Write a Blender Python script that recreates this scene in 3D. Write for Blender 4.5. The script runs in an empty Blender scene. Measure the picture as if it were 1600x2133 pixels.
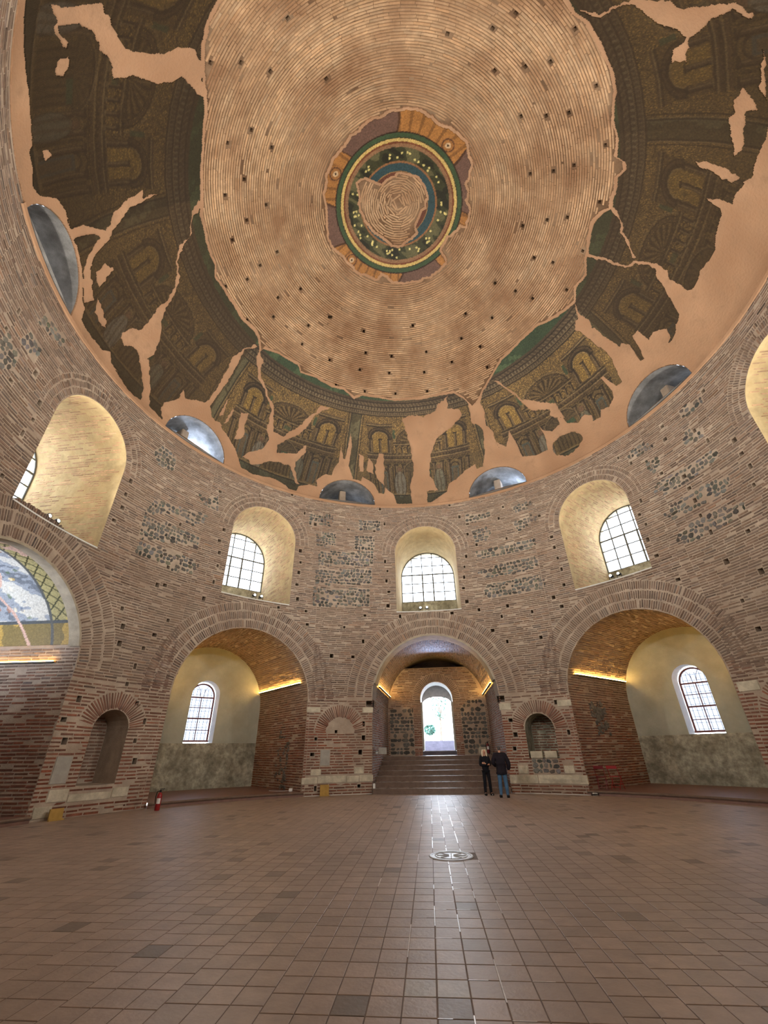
import bpy, bmesh, math, json
import numpy as np
from mathutils import Matrix, Vector
from mathutils.geometry import delaunay_2d_cdt

S = bpy.context.scene
COL = S.collection
rad = math.radians
RNG = np.random.default_rng(7)

# ------------------------------------------------------------------ camera
F_PX, PITCH, ROLL, YAW = 881.7, 29.53, -0.90, -6.76
CAM = np.array([0.335, -11.17, 1.66])
def cam_axes():
    y, p, r = rad(YAW), rad(PITCH), rad(ROLL)
    f = np.array([math.sin(y)*math.cos(p), math.cos(y)*math.cos(p), math.sin(p)])
    rt = np.array([math.cos(y), -math.sin(y), 0.0]); up = np.cross(rt, f)
    return math.cos(r)*rt+math.sin(r)*up, -math.sin(r)*rt+math.cos(r)*up, f
CX, CY, CF = cam_axes()
cd = bpy.data.cameras.new('camera'); cam = bpy.data.objects.new('camera', cd); COL.objects.link(cam)
cd.sensor_fit = 'HORIZONTAL'; cd.sensor_width = 36.0; cd.lens = F_PX/1600*36.0; cd.clip_start = 0.05; cd.clip_end = 300
M = Matrix.Identity(4)
for i in range(3):
    M[i][0], M[i][1], M[i][2], M[i][3] = CX[i], CY[i], -CF[i], CAM[i]
cam.matrix_world = M
S.camera = cam

# ------------------------------------------------------------------ sky and exposure
SKY = 1.0
w = bpy.data.worlds.new('sky'); S.world = w; w.use_nodes = True
nt = w.node_tree; bg = nt.nodes['Background']
geo = nt.nodes.new('ShaderNodeTexCoord'); sp = nt.nodes.new('ShaderNodeSeparateXYZ'); rp = nt.nodes.new('ShaderNodeValToRGB')
nt.links.new(geo.outputs['Generated'], sp.inputs[0]); nt.links.new(sp.outputs['Z'], rp.inputs[0])
rp.color_ramp.elements[0].position = 0.0; rp.color_ramp.elements[0].color = (0.86, 0.92, 1.0, 1)
rp.color_ramp.elements[1].position = 0.7; rp.color_ramp.elements[1].color = (0.66, 0.80, 1.0, 1)
nt.links.new(rp.outputs[0], bg.inputs[0]); bg.inputs[1].default_value = SKY
S.view_settings.view_transform = 'Standard'; S.view_settings.look = 'None'
S.view_settings.exposure = 4.28; S.view_settings.gamma = 1.0; S.view_settings.use_curve_mapping = False
FLOOD_W, DOME_W, LED, SPOT_COL, DOME_COL = 6.5, 150.0, 3.7, (1.0, 0.76, 0.36), (1.0, 0.92, 0.80)

TR = json.loads('''{"inner":[[-151.0,11.42],[-147.2,11.32],[-143.5,11.1],[-141.3,10.92],[-134.7,10.35],[-132.3,10.22],[-127.4,10.13],[-124.1,10.04],[-120.3,10.05],[-116.3,10.05],[-113.0,10.06],[-108.7,10.16],[-104.3,10.11],[-99.7,10.14],[-94.4,10.09],[-91.6,10.32],[-87.2,10.22],[-82.2,10.23],[-76.1,10.29],[-70.4,10.17],[-67.8,10.29],[-64.3,10.82],[-64.1,10.53],[-58.4,10.15],[-50.0,10.03],[-47.8,10.37],[-41.0,10.17],[-34.4,10.38],[-29.4,10.29],[-24.5,10.71],[-21.2,10.41],[-15.3,10.41],[-8.3,10.54],[0.2,10.54],[11.2,10.56],[16.0,10.62],[19.3,11.13],[21.4,11.87],[24.2,11.62],[26.9,11.13],[33.7,10.42],[37.5,10.08],[47.3,9.86],[55.0,9.88],[59.8,10.25],[65.0,10.52],[68.9,10.65],[72.4,10.25],[76.8,10.43],[80.3,10.09],[82.6,10.04],[86.2,9.87],[90.8,9.86],[93.9,10.15],[95.3,10.48],[97.7,10.46],[99.8,10.56],[102.9,10.53],[104.7,10.87],[106.3,10.79],[107.4,10.44],[111.0,10.48],[115.3,10.38],[118.3,10.51],[120.8,10.67],[125.3,10.7],[128.9,10.7],[135.1,10.68],[138.3,10.46],[140.3,10.51]],"lower":[[-142.9,17.15],[-139.5,17.01],[-135.1,16.78],[-132.9,16.64],[-130.4,16.61],[-127.5,16.61],[-126.8,16.77],[-125.0,16.73],[-122.8,16.88],[-121.4,16.67],[-119.9,16.0],[-117.5,15.75],[-114.8,15.79],[-113.0,15.77],[-111.8,15.75],[-108.8,15.88],[-106.9,16.07],[-104.4,16.55],[-103.2,16.59],[-102.4,17.06],[-98.4,17.07],[-95.5,17.03],[-94.0,16.73],[-92.4,17.09],[-89.0,17.11],[-92.6,17.06],[-89.0,17.2],[-86.1,17.34],[-83.4,17.21],[-81.1,17.13],[-79.1,17.21],[-77.1,17.26],[-78.6,16.75],[-78.7,16.45],[-76.4,15.73],[-70.8,15.05],[-68.2,14.94],[-66.5,15.41],[-62.7,15.53],[-60.2,15.78],[-57.5,16.18],[-56.0,16.55],[-54.3,17.08],[-50.9,17.22],[-46.1,17.01],[-41.1,17.1],[-39.4,17.42],[-37.7,17.29],[-37.2,16.89],[-34.2,16.6],[-31.9,16.64],[-32.3,16.18],[-29.9,15.74],[-28.0,15.75],[-27.6,15.25],[-26.4,14.81],[-26.3,13.79],[-25.0,14.52],[-24.6,14.51],[-23.7,12.84],[-22.8,13.51],[-23.2,14.94],[-21.3,15.68],[-18.5,15.85],[-18.3,15.52],[-17.1,15.66],[-14.4,16.02],[-12.8,16.58],[-11.3,16.63],[-11.0,16.15],[-8.4,16.63],[-7.5,17.28],[-3.1,17.42],[-2.6,17.42],[1.9,17.42],[2.3,17.41],[8.0,16.7],[8.8,16.22],[11.2,16.02],[14.4,15.55],[17.6,15.32],[18.0,15.65],[20.4,15.59],[24.1,14.55],[25.3,15.03],[26.2,15.09],[25.8,14.38],[28.0,14.84],[30.4,13.96],[30.9,14.5],[31.4,15.03],[31.6,15.83],[35.2,16.07],[38.8,16.05],[39.6,15.16],[39.0,14.31],[39.7,14.88],[41.8,15.2],[44.5,15.04],[44.5,14.65],[46.1,14.76],[46.4,15.19],[48.9,15.52],[51.3,15.28],[52.7,15.59],[52.3,15.92],[54.4,15.95],[55.3,15.61],[57.5,15.77],[59.5,15.54],[60.0,15.24],[59.6,14.27],[60.4,14.32],[61.5,15.21],[63.2,15.24],[63.7,14.85],[63.5,14.95],[64.6,14.06],[67.3,13.75],[67.7,14.69],[68.1,13.85],[68.9,13.77],[70.2,14.15],[69.8,14.68],[69.4,15.16],[70.3,15.21],[70.8,14.82],[71.8,14.0],[73.6,14.0],[73.8,14.7],[75.5,14.62],[78.0,15.03],[77.3,15.42],[76.0,15.6],[78.3,15.53],[79.7,15.25],[81.6,15.12],[82.4,14.62],[83.7,14.08],[86.3,14.4],[86.1,14.82],[86.8,14.98],[88.9,15.0],[90.3,14.87],[92.4,15.03],[94.4,15.08],[96.4,14.86],[100.0,14.84],[100.9,14.71],[101.9,14.09],[102.5,14.59],[102.4,15.09],[103.8,15.08],[105.7,15.27],[105.8,15.18],[107.0,15.46],[108.6,15.46],[110.5,15.52],[113.7,15.63]],"lac":[[[-1420,-712],[-1434,-662],[-1388,-640],[-1355,-586],[-1333,-546],[-1294,-547],[-1258,-574],[-1196,-569],[-1120,-556],[-1126,-525],[-1059,-496],[-1092,-500],[-1140,-515],[-1210,-529],[-1275,-512],[-1364,-497],[-1420,-499],[-1474,-476],[-1508,-428],[-1564,-358],[-1598,-406],[-1518,-487],[-1456,-525],[-1398,-534],[-1363,-538],[-1381,-574],[-1417,-607],[-1451,-616],[-1456,-639]],[[-1472,-438],[-1423,-435],[-1420,-397],[-1403,-387],[-1418,-369],[-1481,-377],[-1514,-380],[-1498,-415]],[[-1547,-355],[-1549,-311],[-1584,-239],[-1605,-217],[-1608,-269],[-1590,-325]],[[-934,-377],[-929,-360],[-960,-330],[-1002,-321],[-1040,-266],[-1099,-246],[-1153,-207],[-1194,-126],[-1262,-71],[-1356,-37],[-1405,9],[-1432,48],[-1508,98],[-1553,89],[-1542,84],[-1583,159],[-1621,211],[-1692,266],[-1710,197],[-1657,170],[-1606,89],[-1566,24],[-1566,27],[-1573,-41],[-1600,-71],[-1590,-118],[-1564,-136],[-1519,-106],[-1491,-56],[-1431,-61],[-1368,-84],[-1302,-77],[-1232,-106],[-1186,-168],[-1162,-214],[-1124,-256],[-1058,-262],[-1007,-325],[-973,-360]],[[-1688,377],[-1666,382],[-1642,330],[-1613,324],[-1529,369],[-1472,359],[-1485,409],[-1421,495],[-1372,513],[-1283,493],[-1173,426],[-1131,396],[-1017,417],[-980,414],[-964,438],[-1060,416],[-1099,441],[-1188,491],[-1273,527],[-1387,554],[-1414,614],[-1380,713],[-1560,599]],[[-969,458],[-972,524],[-1007,544],[-1022,598],[-1029,698],[-1017,800],[-1069,945],[-1012,999],[-896,1006],[-787,972],[-730,971],[-685,948],[-619,979],[-734,985],[-817,1032],[-903,1052],[-1062,1023],[-1100,1061],[-953,1156],[-860,1128],[-876,1171],[-980,1198],[-1013,1225],[-1021,1341],[-1039,1332],[-1043,1219],[-1048,1182],[-1108,1124],[-1153,1083],[-1247,1053],[-1310,1025],[-1313,993],[-1352,947],[-1279,954],[-1186,978],[-1119,967],[-1110,905],[-1040,812],[-1042,666],[-1040,580],[-1008,497]],[[-1351,819],[-1287,778],[-1225,718],[-1185,753],[-1236,795],[-1279,859],[-1329,834]],[[-1372,648],[-1260,603],[-1345,669]],[[-1369,710],[-1262,660],[-1262,677],[-1330,713]],[[-488,1303],[-456,1343],[-481,1451],[-519,1433]],[[-419,1360],[-378,1410],[-383,1481],[-448,1443]],[[-318,1357],[-281,1380],[-317,1576],[-367,1508],[-362,1429]],[[-111,1166],[-52,1154],[62,1172],[156,1128],[181,1082],[248,1036],[235,1110],[325,1108],[347,1144],[267,1223],[147,1310],[105,1406],[97,1534],[156,1635],[64,1643],[58,1741],[-79,1740],[-91,1613],[-53,1505],[-61,1346],[-97,1245]],[[335,1015],[390,1058],[426,1196],[472,1201],[519,1243],[538,1384],[532,1472],[652,1453],[666,1355],[628,1323],[586,1234],[538,1193],[512,1112],[488,1069],[505,993],[561,896],[549,862]],[[574,922],[604,917],[670,961],[779,1003],[921,986],[989,966],[1075,1028],[1027,1045],[976,1053],[959,1021],[871,1055],[828,1056],[770,1014],[682,977]],[[1016,494],[1067,527],[1138,560],[1225,585],[1290,616],[1361,687],[1441,670],[1374,548],[1209,506],[1122,474]],[[980,375],[1022,430],[1089,442],[1113,475],[1207,501],[1268,531],[1361,559],[1338,667],[1270,603],[1207,573],[1147,569],[1097,523],[1031,524],[1020,451]],[[979,135],[1035,131],[1072,128],[1116,127],[1177,120],[1213,80],[1263,67],[1322,59],[1366,62],[1387,96],[1436,94],[1449,193],[1400,155],[1348,123],[1309,90],[1270,84],[1218,94],[1181,131],[1121,142],[1071,144],[1001,147]],[[1027,-96],[1044,-98],[1098,-49],[1115,-8],[1167,21],[1210,72],[1199,77],[1158,31],[1104,-4],[1087,-46]],[[1285,-395],[1322,-413],[1399,-429],[1448,-426],[1433,-388],[1370,-389],[1310,-385]],[[1297,-714],[1329,-704],[1369,-660],[1348,-632],[1368,-589],[1379,-554],[1402,-505],[1398,-477],[1365,-510],[1311,-582],[1318,-611],[1295,-637]],[[1300,-813],[1293,-854],[1384,-704],[1346,-729]],[[703,-786],[767,-787],[781,-782],[820,-816],[876,-842],[975,-866],[1028,-862],[1065,-886],[1146,-926],[1211,-924],[1215,-909],[1156,-902],[1105,-861],[1093,-828],[1067,-778],[1103,-710],[1048,-687],[1043,-728],[1062,-781],[1010,-785],[944,-795],[883,-824],[834,-811],[785,-770],[732,-774]],[[-992,-1301],[-997,-1246],[-1019,-1241],[-1038,-1196],[-1038,-1153],[-1024,-1157],[-1024,-1199],[-1007,-1227],[-964,-1190],[-947,-1125],[-964,-1080],[-961,-999],[-981,-970],[-920,-925],[-857,-849],[-809,-831],[-772,-826],[-742,-749],[-707,-697],[-708,-616],[-691,-654],[-696,-719],[-714,-756],[-687,-844],[-699,-897],[-736,-922],[-791,-932],[-850,-980],[-886,-1026],[-892,-1082],[-877,-1133],[-879,-1190]],[[-1089,-1148],[-1069,-1151],[-1050,-1124],[-1072,-1097],[-1098,-1088],[-1120,-1119]],[[-1315,-966],[-1295,-947],[-1308,-925],[-1337,-927]]],"oval":[[1221,1093],[1221,1120],[1208,1155],[1184,1191],[1150,1224],[1112,1244],[1077,1253],[1051,1248],[1038,1230],[1040,1201],[1056,1167],[1082,1132],[1116,1103],[1151,1081],[1183,1072],[1207,1076]],"med_out":[[7,-419],[67,-413],[117,-403],[191,-355],[262,-310],[331,-257],[344,-199],[372,-170],[369,-125],[343,-82],[362,-52],[352,-15],[366,37],[351,102],[315,109],[273,159],[248,165],[203,236],[235,293],[202,321],[140,359],[31,375],[-46,381],[-79,367],[-101,328],[-141,316],[-171,334],[-246,288],[-322,192],[-371,90],[-374,20],[-368,-79],[-368,-128],[-335,-214],[-290,-284],[-189,-351],[-87,-396]],"med_in":[[-196,-150],[-176,-166],[-148,-164],[-100,-136],[-74,-115],[-31,-138],[15,-153],[70,-144],[113,-112],[150,-63],[160,-11],[146,41],[121,72],[100,124],[105,151],[72,176],[32,194],[5,213],[-39,202],[-76,185],[-104,153],[-155,110],[-185,64],[-202,16],[-205,-50],[-193,-101],[-206,-126]],"holes":[[-336,-851],[-549,-774],[-454,-702],[-653,-822],[-246,-603],[-717,-526],[-603,-526],[-545,-424],[-709,-354],[-818,-334],[-656,-203],[-770,-182],[-872,-134],[-680,28],[-880,79],[-789,49],[-616,257],[-481,464],[-756,246],[-1001,51],[-969,270],[-818,329],[-631,461],[-701,545],[-553,696],[-303,721],[-362,809],[-549,854],[-354,945],[-293,597],[-492,460],[-131,773],[-161,869],[-133,1000],[29,615],[280,834],[108,771],[100,1007],[87,890],[467,734],[521,849],[531,566],[367,556],[343,695],[247,-684],[492,-753],[414,-699],[706,-719],[437,-551],[555,-574],[645,-600],[832,-544],[567,-387],[669,-402],[756,-428],[931,-338],[644,-157],[745,-187],[828,-229],[977,-106],[760,30],[852,-2],[645,80],[962,131],[728,221],[829,223],[532,381],[652,405],[755,426],[929,339]]}''')
WL = json.loads('''{"holes":[[-79.5,11.03],[-79.3,10.42],[-58.4,13.62],[-38.8,15.1],[-66.1,10.98],[-61.3,12.23],[-61.3,11.92],[-55.5,11.61],[-56.1,10.95],[-55.6,10.33],[-55.4,9.65],[-55.6,8.81],[-66.4,8.83],[-67.7,7.93],[-66.1,8.02],[-57.1,7.92],[-73.3,6.61],[-60.8,7.27],[-63.7,6.62],[-72.2,5.97],[-65.7,5.93],[-71.9,5.35],[-67.2,5.35],[-67.9,4.65],[-34.6,10.91],[-34.8,10.3],[-35.0,9.6],[-34.5,8.81],[-39.1,8.21],[-34.7,14.06],[-29.9,15.09],[-12.6,15.04],[-21.8,13.44],[-31.4,13.46],[-14.3,13.45],[-11.3,13.98],[8.1,15.03],[10.6,14.12],[12.6,13.54],[-34.9,11.6],[-32.1,8.21],[-11.3,11.47],[-10.7,10.86],[-11.0,10.26],[-10.4,9.6],[-10.7,8.78],[-16.8,8.21],[-7.6,8.18],[-22.1,7.52],[-17.2,6.81],[-31.5,7.52],[-25.0,6.01],[-19.7,6.0],[11.2,11.47],[10.4,10.85],[10.0,10.23],[9.5,9.59],[10.0,8.8],[5.9,8.24],[12.3,12.87],[23.1,14.16],[21.4,13.49],[32.1,12.93],[30.0,12.12],[33.9,11.5],[34.0,10.88],[34.2,10.26],[34.5,9.63],[34.2,8.81],[31.2,8.3],[32.6,7.78],[20.0,8.29],[25.6,7.79],[18.2,7.78],[12.8,8.28],[28.9,7.11],[15.5,7.11],[26.5,6.47],[18.6,6.47],[22.6,12.12],[14.4,12.1],[76.1,14.22],[65.3,13.58],[65.8,14.22],[71.3,13.02],[54.4,14.15],[56.7,13.51],[61.9,12.21],[65.8,11.51],[65.8,10.92],[65.9,10.33],[65.7,9.65],[66.2,8.86],[72.0,8.29],[76.9,11.55],[76.9,10.93],[77.2,10.33],[76.3,9.66],[72.7,12.26],[61.1,8.3],[66.6,7.6],[55.1,8.84],[54.5,9.66],[55.2,10.35],[55.9,11.51],[54.6,10.91],[71.1,6.85],[57.4,7.59],[61.5,6.85],[66.4,6.13],[-112.2,13.17],[-112.3,12.34],[-104.5,12.33],[-107.4,11.35],[-101.5,11.67],[-101.2,11.01],[-101.7,10.37],[-101.4,8.82],[-79.4,11.7],[-80.1,9.75],[-28.6,2.82],[-23.2,2.53],[-16.9,2.87],[-27.7,2.23],[-16.9,2.26],[-28.3,1.6],[-17.6,1.66],[-17.8,0.31],[-27.2,0.27],[-68.5,4.0],[-76.0,3.35],[-77.4,2.71],[-76.2,2.1],[-65.8,3.38],[-63.6,2.79],[-64.5,2.14],[-63.7,1.49],[16.7,2.88],[17.3,2.27],[16.7,1.71],[28.4,2.3],[29.1,1.74],[27.0,3.53],[66.9,5.11]],"stones":[[[-33.42,14.0],[-26.31,14.3],[-26.16,13.6],[-33.18,13.32]],[[-30.98,12.9],[-25.36,13.1],[-25.19,12.28],[-30.72,12.1]],[[-18.86,14.09],[-12.5,14.18],[-12.52,13.55],[-18.81,13.47]],[[-19.99,13.0],[-14.28,13.08],[-14.29,12.24],[-19.91,12.16]],[[-30.12,11.78],[-14.63,12.12],[-14.63,11.2],[-29.85,10.9]],[[-30.59,10.66],[-14.97,10.97],[-14.97,10.05],[-30.31,9.78]],[[-30.86,9.52],[-15.62,9.79],[-15.6,8.74],[-30.53,8.52]],[[12.26,14.14],[19.58,14.03],[19.54,13.7],[12.13,13.56]],[[13.4,13.07],[17.59,13.04],[19.06,12.73],[17.44,12.26],[14.12,12.25]],[[25.29,13.95],[31.05,14.04],[31.06,13.69],[26.32,13.56]],[[24.84,12.95],[30.6,13.18],[31.91,12.85],[25.99,12.34]],[[13.94,11.64],[30.21,11.7],[29.96,11.43],[28.18,11.18],[15.48,11.21],[13.68,11.46]],[[13.71,10.39],[21.55,10.74],[28.44,10.77],[29.86,10.31],[27.76,10.02],[15.85,10.0]],[[14.45,9.25],[15.77,9.62],[28.6,9.6],[30.59,9.21],[28.78,8.84],[15.58,8.84]],[[70.11,14.32],[75.35,14.12],[75.42,13.81],[70.05,13.9]],[[68.45,12.99],[69.82,13.29],[72.96,12.84],[72.51,12.53],[68.4,12.71]],[[60.28,11.89],[71.47,11.83],[73.48,11.66],[73.22,11.44],[69.57,11.27],[60.82,11.2],[58.81,11.62]],[[59.15,10.53],[65.44,10.73],[73.22,10.54],[73.13,10.3],[71.39,10.01],[60.66,10.04],[59.32,10.35]],[[59.21,9.22],[66.29,9.67],[73.61,9.3],[73.29,9.07],[70.71,8.93],[61.0,8.85]],[[58.76,14.12],[61.03,14.15],[62.6,13.65],[59.27,13.6],[55.68,13.93]],[[59.71,13.22],[62.9,12.93],[62.31,12.6],[60.4,12.4],[59.34,12.85]],[[-74.59,10.66],[-73.23,11.54],[-68.93,11.71],[-59.37,12.06],[-59.64,11.7],[-63.18,11.25],[-68.42,11.32]],[[-74.33,9.55],[-74.44,10.56],[-67.72,10.76],[-61.15,10.78],[-60.87,10.23],[-64.59,10.12]],[[-74.18,8.91],[-73.8,9.37],[-66.37,9.67],[-60.69,9.51],[-59.31,9.3],[-60.96,8.95],[-65.2,8.72],[-69.89,8.93]],[[-64.02,12.85],[-58.6,13.27],[-57.85,12.48],[-61.68,12.47]],[[-76.65,13.68],[-74.84,14.32],[-71.09,14.13],[-70.86,13.42],[-74.59,13.2]],[[-108.58,13.7],[-108.16,14.33],[-102.71,14.43],[-102.46,14.1]],[[-109.57,12.6],[-108.8,13.16],[-105.61,13.16],[-105.49,12.6]],[[-112.26,11.9],[-111.91,12.31],[-108.26,12.15],[-108.1,11.65],[-109.99,11.32]]]}''')

# ------------------------------------------------------------------ helpers
R, ZC, HD, EX = 12.15, 15.28, 10.95, 1.62
def link(o, parent=None):
    COL.objects.link(o)
    if parent is not None: o.parent = parent
    return o
def tag(o, label=None, cat=None, group=None, kind=None):
    if label: o['label'] = label
    if cat: o['category'] = cat
    if group: o['group'] = group
    if kind: o['kind'] = kind
    return o
def data(name, V, Fs, mat=None, cols=None, smooth=False):
    me = bpy.data.meshes.new(name)
    V = np.asarray(V, dtype=np.float32).reshape(-1, 3)
    if isinstance(Fs, np.ndarray):
        n, k = Fs.shape
        me.vertices.add(len(V)); me.vertices.foreach_set('co', V.ravel())
        me.loops.add(n*k); me.loops.foreach_set('vertex_index', Fs.astype(np.int32).ravel())
        me.polygons.add(n); me.polygons.foreach_set('loop_start', np.arange(0, n*k, k, dtype=np.int32))
        me.polygons.foreach_set('loop_total', np.full(n, k, dtype=np.int32))
        me.update(calc_edges=True)
    else:
        me.from_pydata([tuple(map(float, v)) for v in V], [], [tuple(map(int, f)) for f in Fs])
    if cols is not None:
        a = me.attributes.new('Col', 'FLOAT_COLOR', 'POINT')
        c = np.ones((len(V), 4), np.float32); c[:, :3] = cols
        a.data.foreach_set('color', c.ravel())
    me.polygons.foreach_set('use_smooth', np.full(len(me.polygons), bool(smooth)))
    if mat: me.materials.append(mat)
    return me
def obj(name, V, Fs, mat, parent=None, cols=None, smooth=False, kind=None):
    o = bpy.data.objects.new(name, data(name, V, Fs, mat, cols, smooth)); link(o, parent)
    if kind: o['kind'] = kind
    return o
def empty(name, loc, rz=0.0):
    o = bpy.data.objects.new(name, None); link(o); o.location = loc; o.rotation_euler = (0, 0, rz); o.empty_display_size = 0.1
    return o
class MB:
    def __init__(s): s.V = []; s.F = []
    def add(s, V, Fs):
        b = len(s.V); s.V += [tuple(map(float, v)) for v in V]; s.F += [tuple(i+b for i in f) for f in Fs]; return s
    def box(s, c, h, rz=0.0, bev=0.0):
        bm = bmesh.new(); bmesh.ops.create_cube(bm, size=2.0)
        bmesh.ops.scale(bm, vec=h, verts=bm.verts)
        if bev: bmesh.ops.bevel(bm, geom=list(bm.edges), offset=bev, segments=2, affect='EDGES')
        bmesh.ops.transform(bm, matrix=Matrix.Translation(c) @ Matrix.Rotation(rz, 4, 'Z'), verts=bm.verts)
        return s.bm(bm)
    def bm(s, bm):
        bm.verts.index_update(); s.add([v.co[:] for v in bm.verts], [[v.index for v in f.verts] for f in bm.faces]); bm.free(); return s
    def tube(s, pts, r, n=8, closed=False):
        pts = [np.array(p, float) for p in pts]; rs = r if hasattr(r, '__len__') else [r]*len(pts)
        base = len(s.V); ref = None
        for i, p in enumerate(pts):
            a = pts[max(i-1, 0)]; b = pts[min(i+1, len(pts)-1)]; d = b-a; d /= np.linalg.norm(d)+1e-12
            if ref is None: ref = np.cross(d, [0, 0, 1]) if abs(d[2]) < .9 else np.cross(d, [1, 0, 0])
            x = ref-d*(ref@d); x /= np.linalg.norm(x)+1e-12; ref = x; y = np.cross(d, x)
            for k in range(n):
                t = 2*math.pi*k/n; s.V.append(tuple(p+rs[i]*(math.cos(t)*x+math.sin(t)*y)))
        for i in range(len(pts)-1):
            for k in range(n):
                s.F.append((base+i*n+k, base+i*n+(k+1) % n, base+(i+1)*n+(k+1) % n, base+(i+1)*n+k))
        s.F.append(tuple(base+k for k in range(n))[::-1]); s.F.append(tuple(base+(len(pts)-1)*n+k for k in range(n)))
        return s
    def lathe(s, prof, c=(0, 0, 0), n=24):
        base = len(s.V)
        for r, z in prof:
            for k in range(n):
                t = 2*math.pi*k/n; s.V.append((c[0]+r*math.cos(t), c[1]+r*math.sin(t), c[2]+z))
        for i in range(len(prof)-1):
            for k in range(n):
                s.F.append((base+i*n+k, base+i*n+(k+1) % n, base+(i+1)*n+(k+1) % n, base+(i+1)*n+k))
        s.F.append(tuple(base+k for k in range(n))[::-1]); s.F.append(tuple(base+(len(prof)-1)*n+k for k in range(n)))
        return s
    def build(s, name, mat, parent=None, smooth=False): return obj(name, s.V, s.F, mat, parent, None, smooth)
def lin(r, g, b): return tuple(((c/255)/12.92 if c/255 <= .04045 else ((c/255+.055)/1.055)**2.4) for c in (r, g, b))

# ------------------------------------------------------------------ materials
def material(name, col=None, attr=False, rough=0.9, noise=0.25, nscale=3.0, stain=None, stain_amt=0.0, stain_scale=0.35,
             bump=0.0, bscale=30.0, spec=0.2, metal=0.0, emit=None, estr=0.0, objcol=False):
    m = bpy.data.materials.new(name); m.use_nodes = True; t = m.node_tree; N = t.nodes; L = t.links
    p = N['Principled BSDF']; p.inputs['Roughness'].default_value = rough; p.inputs['Specular IOR Level'].default_value = spec
    p.inputs['Metallic'].default_value = metal
    if attr:
        a = N.new('ShaderNodeAttribute'); a.attribute_name = 'Col'; c = a.outputs['Color']
    else:
        a = N.new('ShaderNodeRGB'); a.outputs[0].default_value = (*col, 1); c = a.outputs[0]
    if objcol:
        oi = N.new('ShaderNodeObjectInfo'); mx = N.new('ShaderNodeMix'); mx.data_type = 'RGBA'; mx.blend_type = 'MULTIPLY'
        mx.inputs[0].default_value = 1; L.new(c, mx.inputs[6]); L.new(oi.outputs['Color'], mx.inputs[7]); c = mx.outputs[2]
    g = N.new('ShaderNodeNewGeometry')
    if noise:
        n = N.new('ShaderNodeTexNoise'); n.inputs['Scale'].default_value = nscale; n.inputs['Detail'].default_value = 6; n.inputs['Roughness'].default_value = .65
        L.new(g.outputs['Position'], n.inputs['Vector'])
        mr = N.new('ShaderNodeMapRange'); mr.inputs['From Min'].default_value = .3; mr.inputs['From Max'].default_value = .7
        mr.inputs['To Min'].default_value = 1-noise; mr.inputs['To Max'].default_value = 1+noise; L.new(n.outputs['Fac'], mr.inputs['Value'])
        mx = N.new('ShaderNodeMix'); mx.data_type = 'RGBA'; mx.blend_type = 'MULTIPLY'; mx.inputs[0].default_value = 1
        L.new(c, mx.inputs[6]); L.new(mr.outputs[0], mx.inputs[7]); c = mx.outputs[2]
    if stain:
        n = N.new('ShaderNodeTexNoise'); n.inputs['Scale'].default_value = stain_scale; n.inputs['Detail'].default_value = 7; n.inputs['Roughness'].default_value = .62
        L.new(g.outputs['Position'], n.inputs['Vector'])
        mr = N.new('ShaderNodeMapRange'); mr.inputs['From Min'].default_value = .42; mr.inputs['From Max'].default_value = .66
        mr.inputs['To Max'].default_value = stain_amt; L.new(n.outputs['Fac'], mr.inputs['Value'])
        mx = N.new('ShaderNodeMix'); mx.data_type = 'RGBA'; L.new(mr.outputs[0], mx.inputs[0]); L.new(c, mx.inputs[6])
        mx.inputs[7].default_value = (*stain, 1); c = mx.outputs[2]
    L.new(c, p.inputs['Base Color'])
    if bump:
        n = N.new('ShaderNodeTexNoise'); n.inputs['Scale'].default_value = bscale; n.inputs['Detail'].default_value = 5; L.new(g.outputs['Position'], n.inputs['Vector'])
        b = N.new('ShaderNodeBump'); b.inputs['Strength'].default_value = bump; b.inputs['Distance'].default_value = .04
        L.new(n.outputs['Fac'], b.inputs['Height']); L.new(b.outputs[0], p.inputs['Normal'])
    if emit: p.inputs['Emission Color'].default_value = (*emit, 1); p.inputs['Emission Strength'].default_value = estr
    return m
MORT = lin(174, 159, 143); MORT_LOW = lin(186, 158, 130)
m_mortar = material('wall_mortar', MORT, noise=.22, nscale=2.2, stain=lin(146, 126, 110), stain_amt=.7, stain_scale=.45, bump=.35)
m_brick = material('fired_brick', attr=True, objcol=True, noise=.3, nscale=6, stain=lin(128, 112, 98), stain_amt=.55, stain_scale=.5, bump=.3)
m_stone = material('rubble_stone', attr=True, objcol=True, noise=.35, nscale=9, bump=.5)
m_dmort = material('dome_joint', lin(108, 84, 64), noise=.3, nscale=1.5, stain=lin(172, 148, 122), stain_amt=.55, stain_scale=.4, bump=.3)
m_dbrick = material('dome_brick', attr=True, objcol=True, noise=.24, nscale=2.5, stain=lin(136, 102, 76), stain_amt=.9, stain_scale=.45, bump=.25)
m_plaster = material('dome_plaster', lin(172, 138, 110), noise=.22, nscale=1.6, stain=lin(146, 112, 86), stain_amt=.7, stain_scale=.8, bump=.5, bscale=12)
m_mosaic = material('mosaic_tesserae', attr=True, noise=.3, nscale=14, rough=.55, spec=.35, bump=.3, bscale=40)
m_vault_mosaic = material('vault_mosaic', attr=True, noise=.2, nscale=14, rough=.5, spec=.4, bump=.2, bscale=40)
m_light_brick = material('pale_reveal', lin(188, 168, 128), noise=.2, nscale=2.5, stain=lin(176, 148, 106), stain_amt=.6, stain_scale=.7, bump=.6, bscale=9)
m_niche_plaster = material('grey_plaster', lin(174, 177, 164), noise=.12, nscale=1.4, stain=lin(156, 156, 140), stain_amt=.6, stain_scale=.8, bump=.25, bscale=14)
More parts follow.
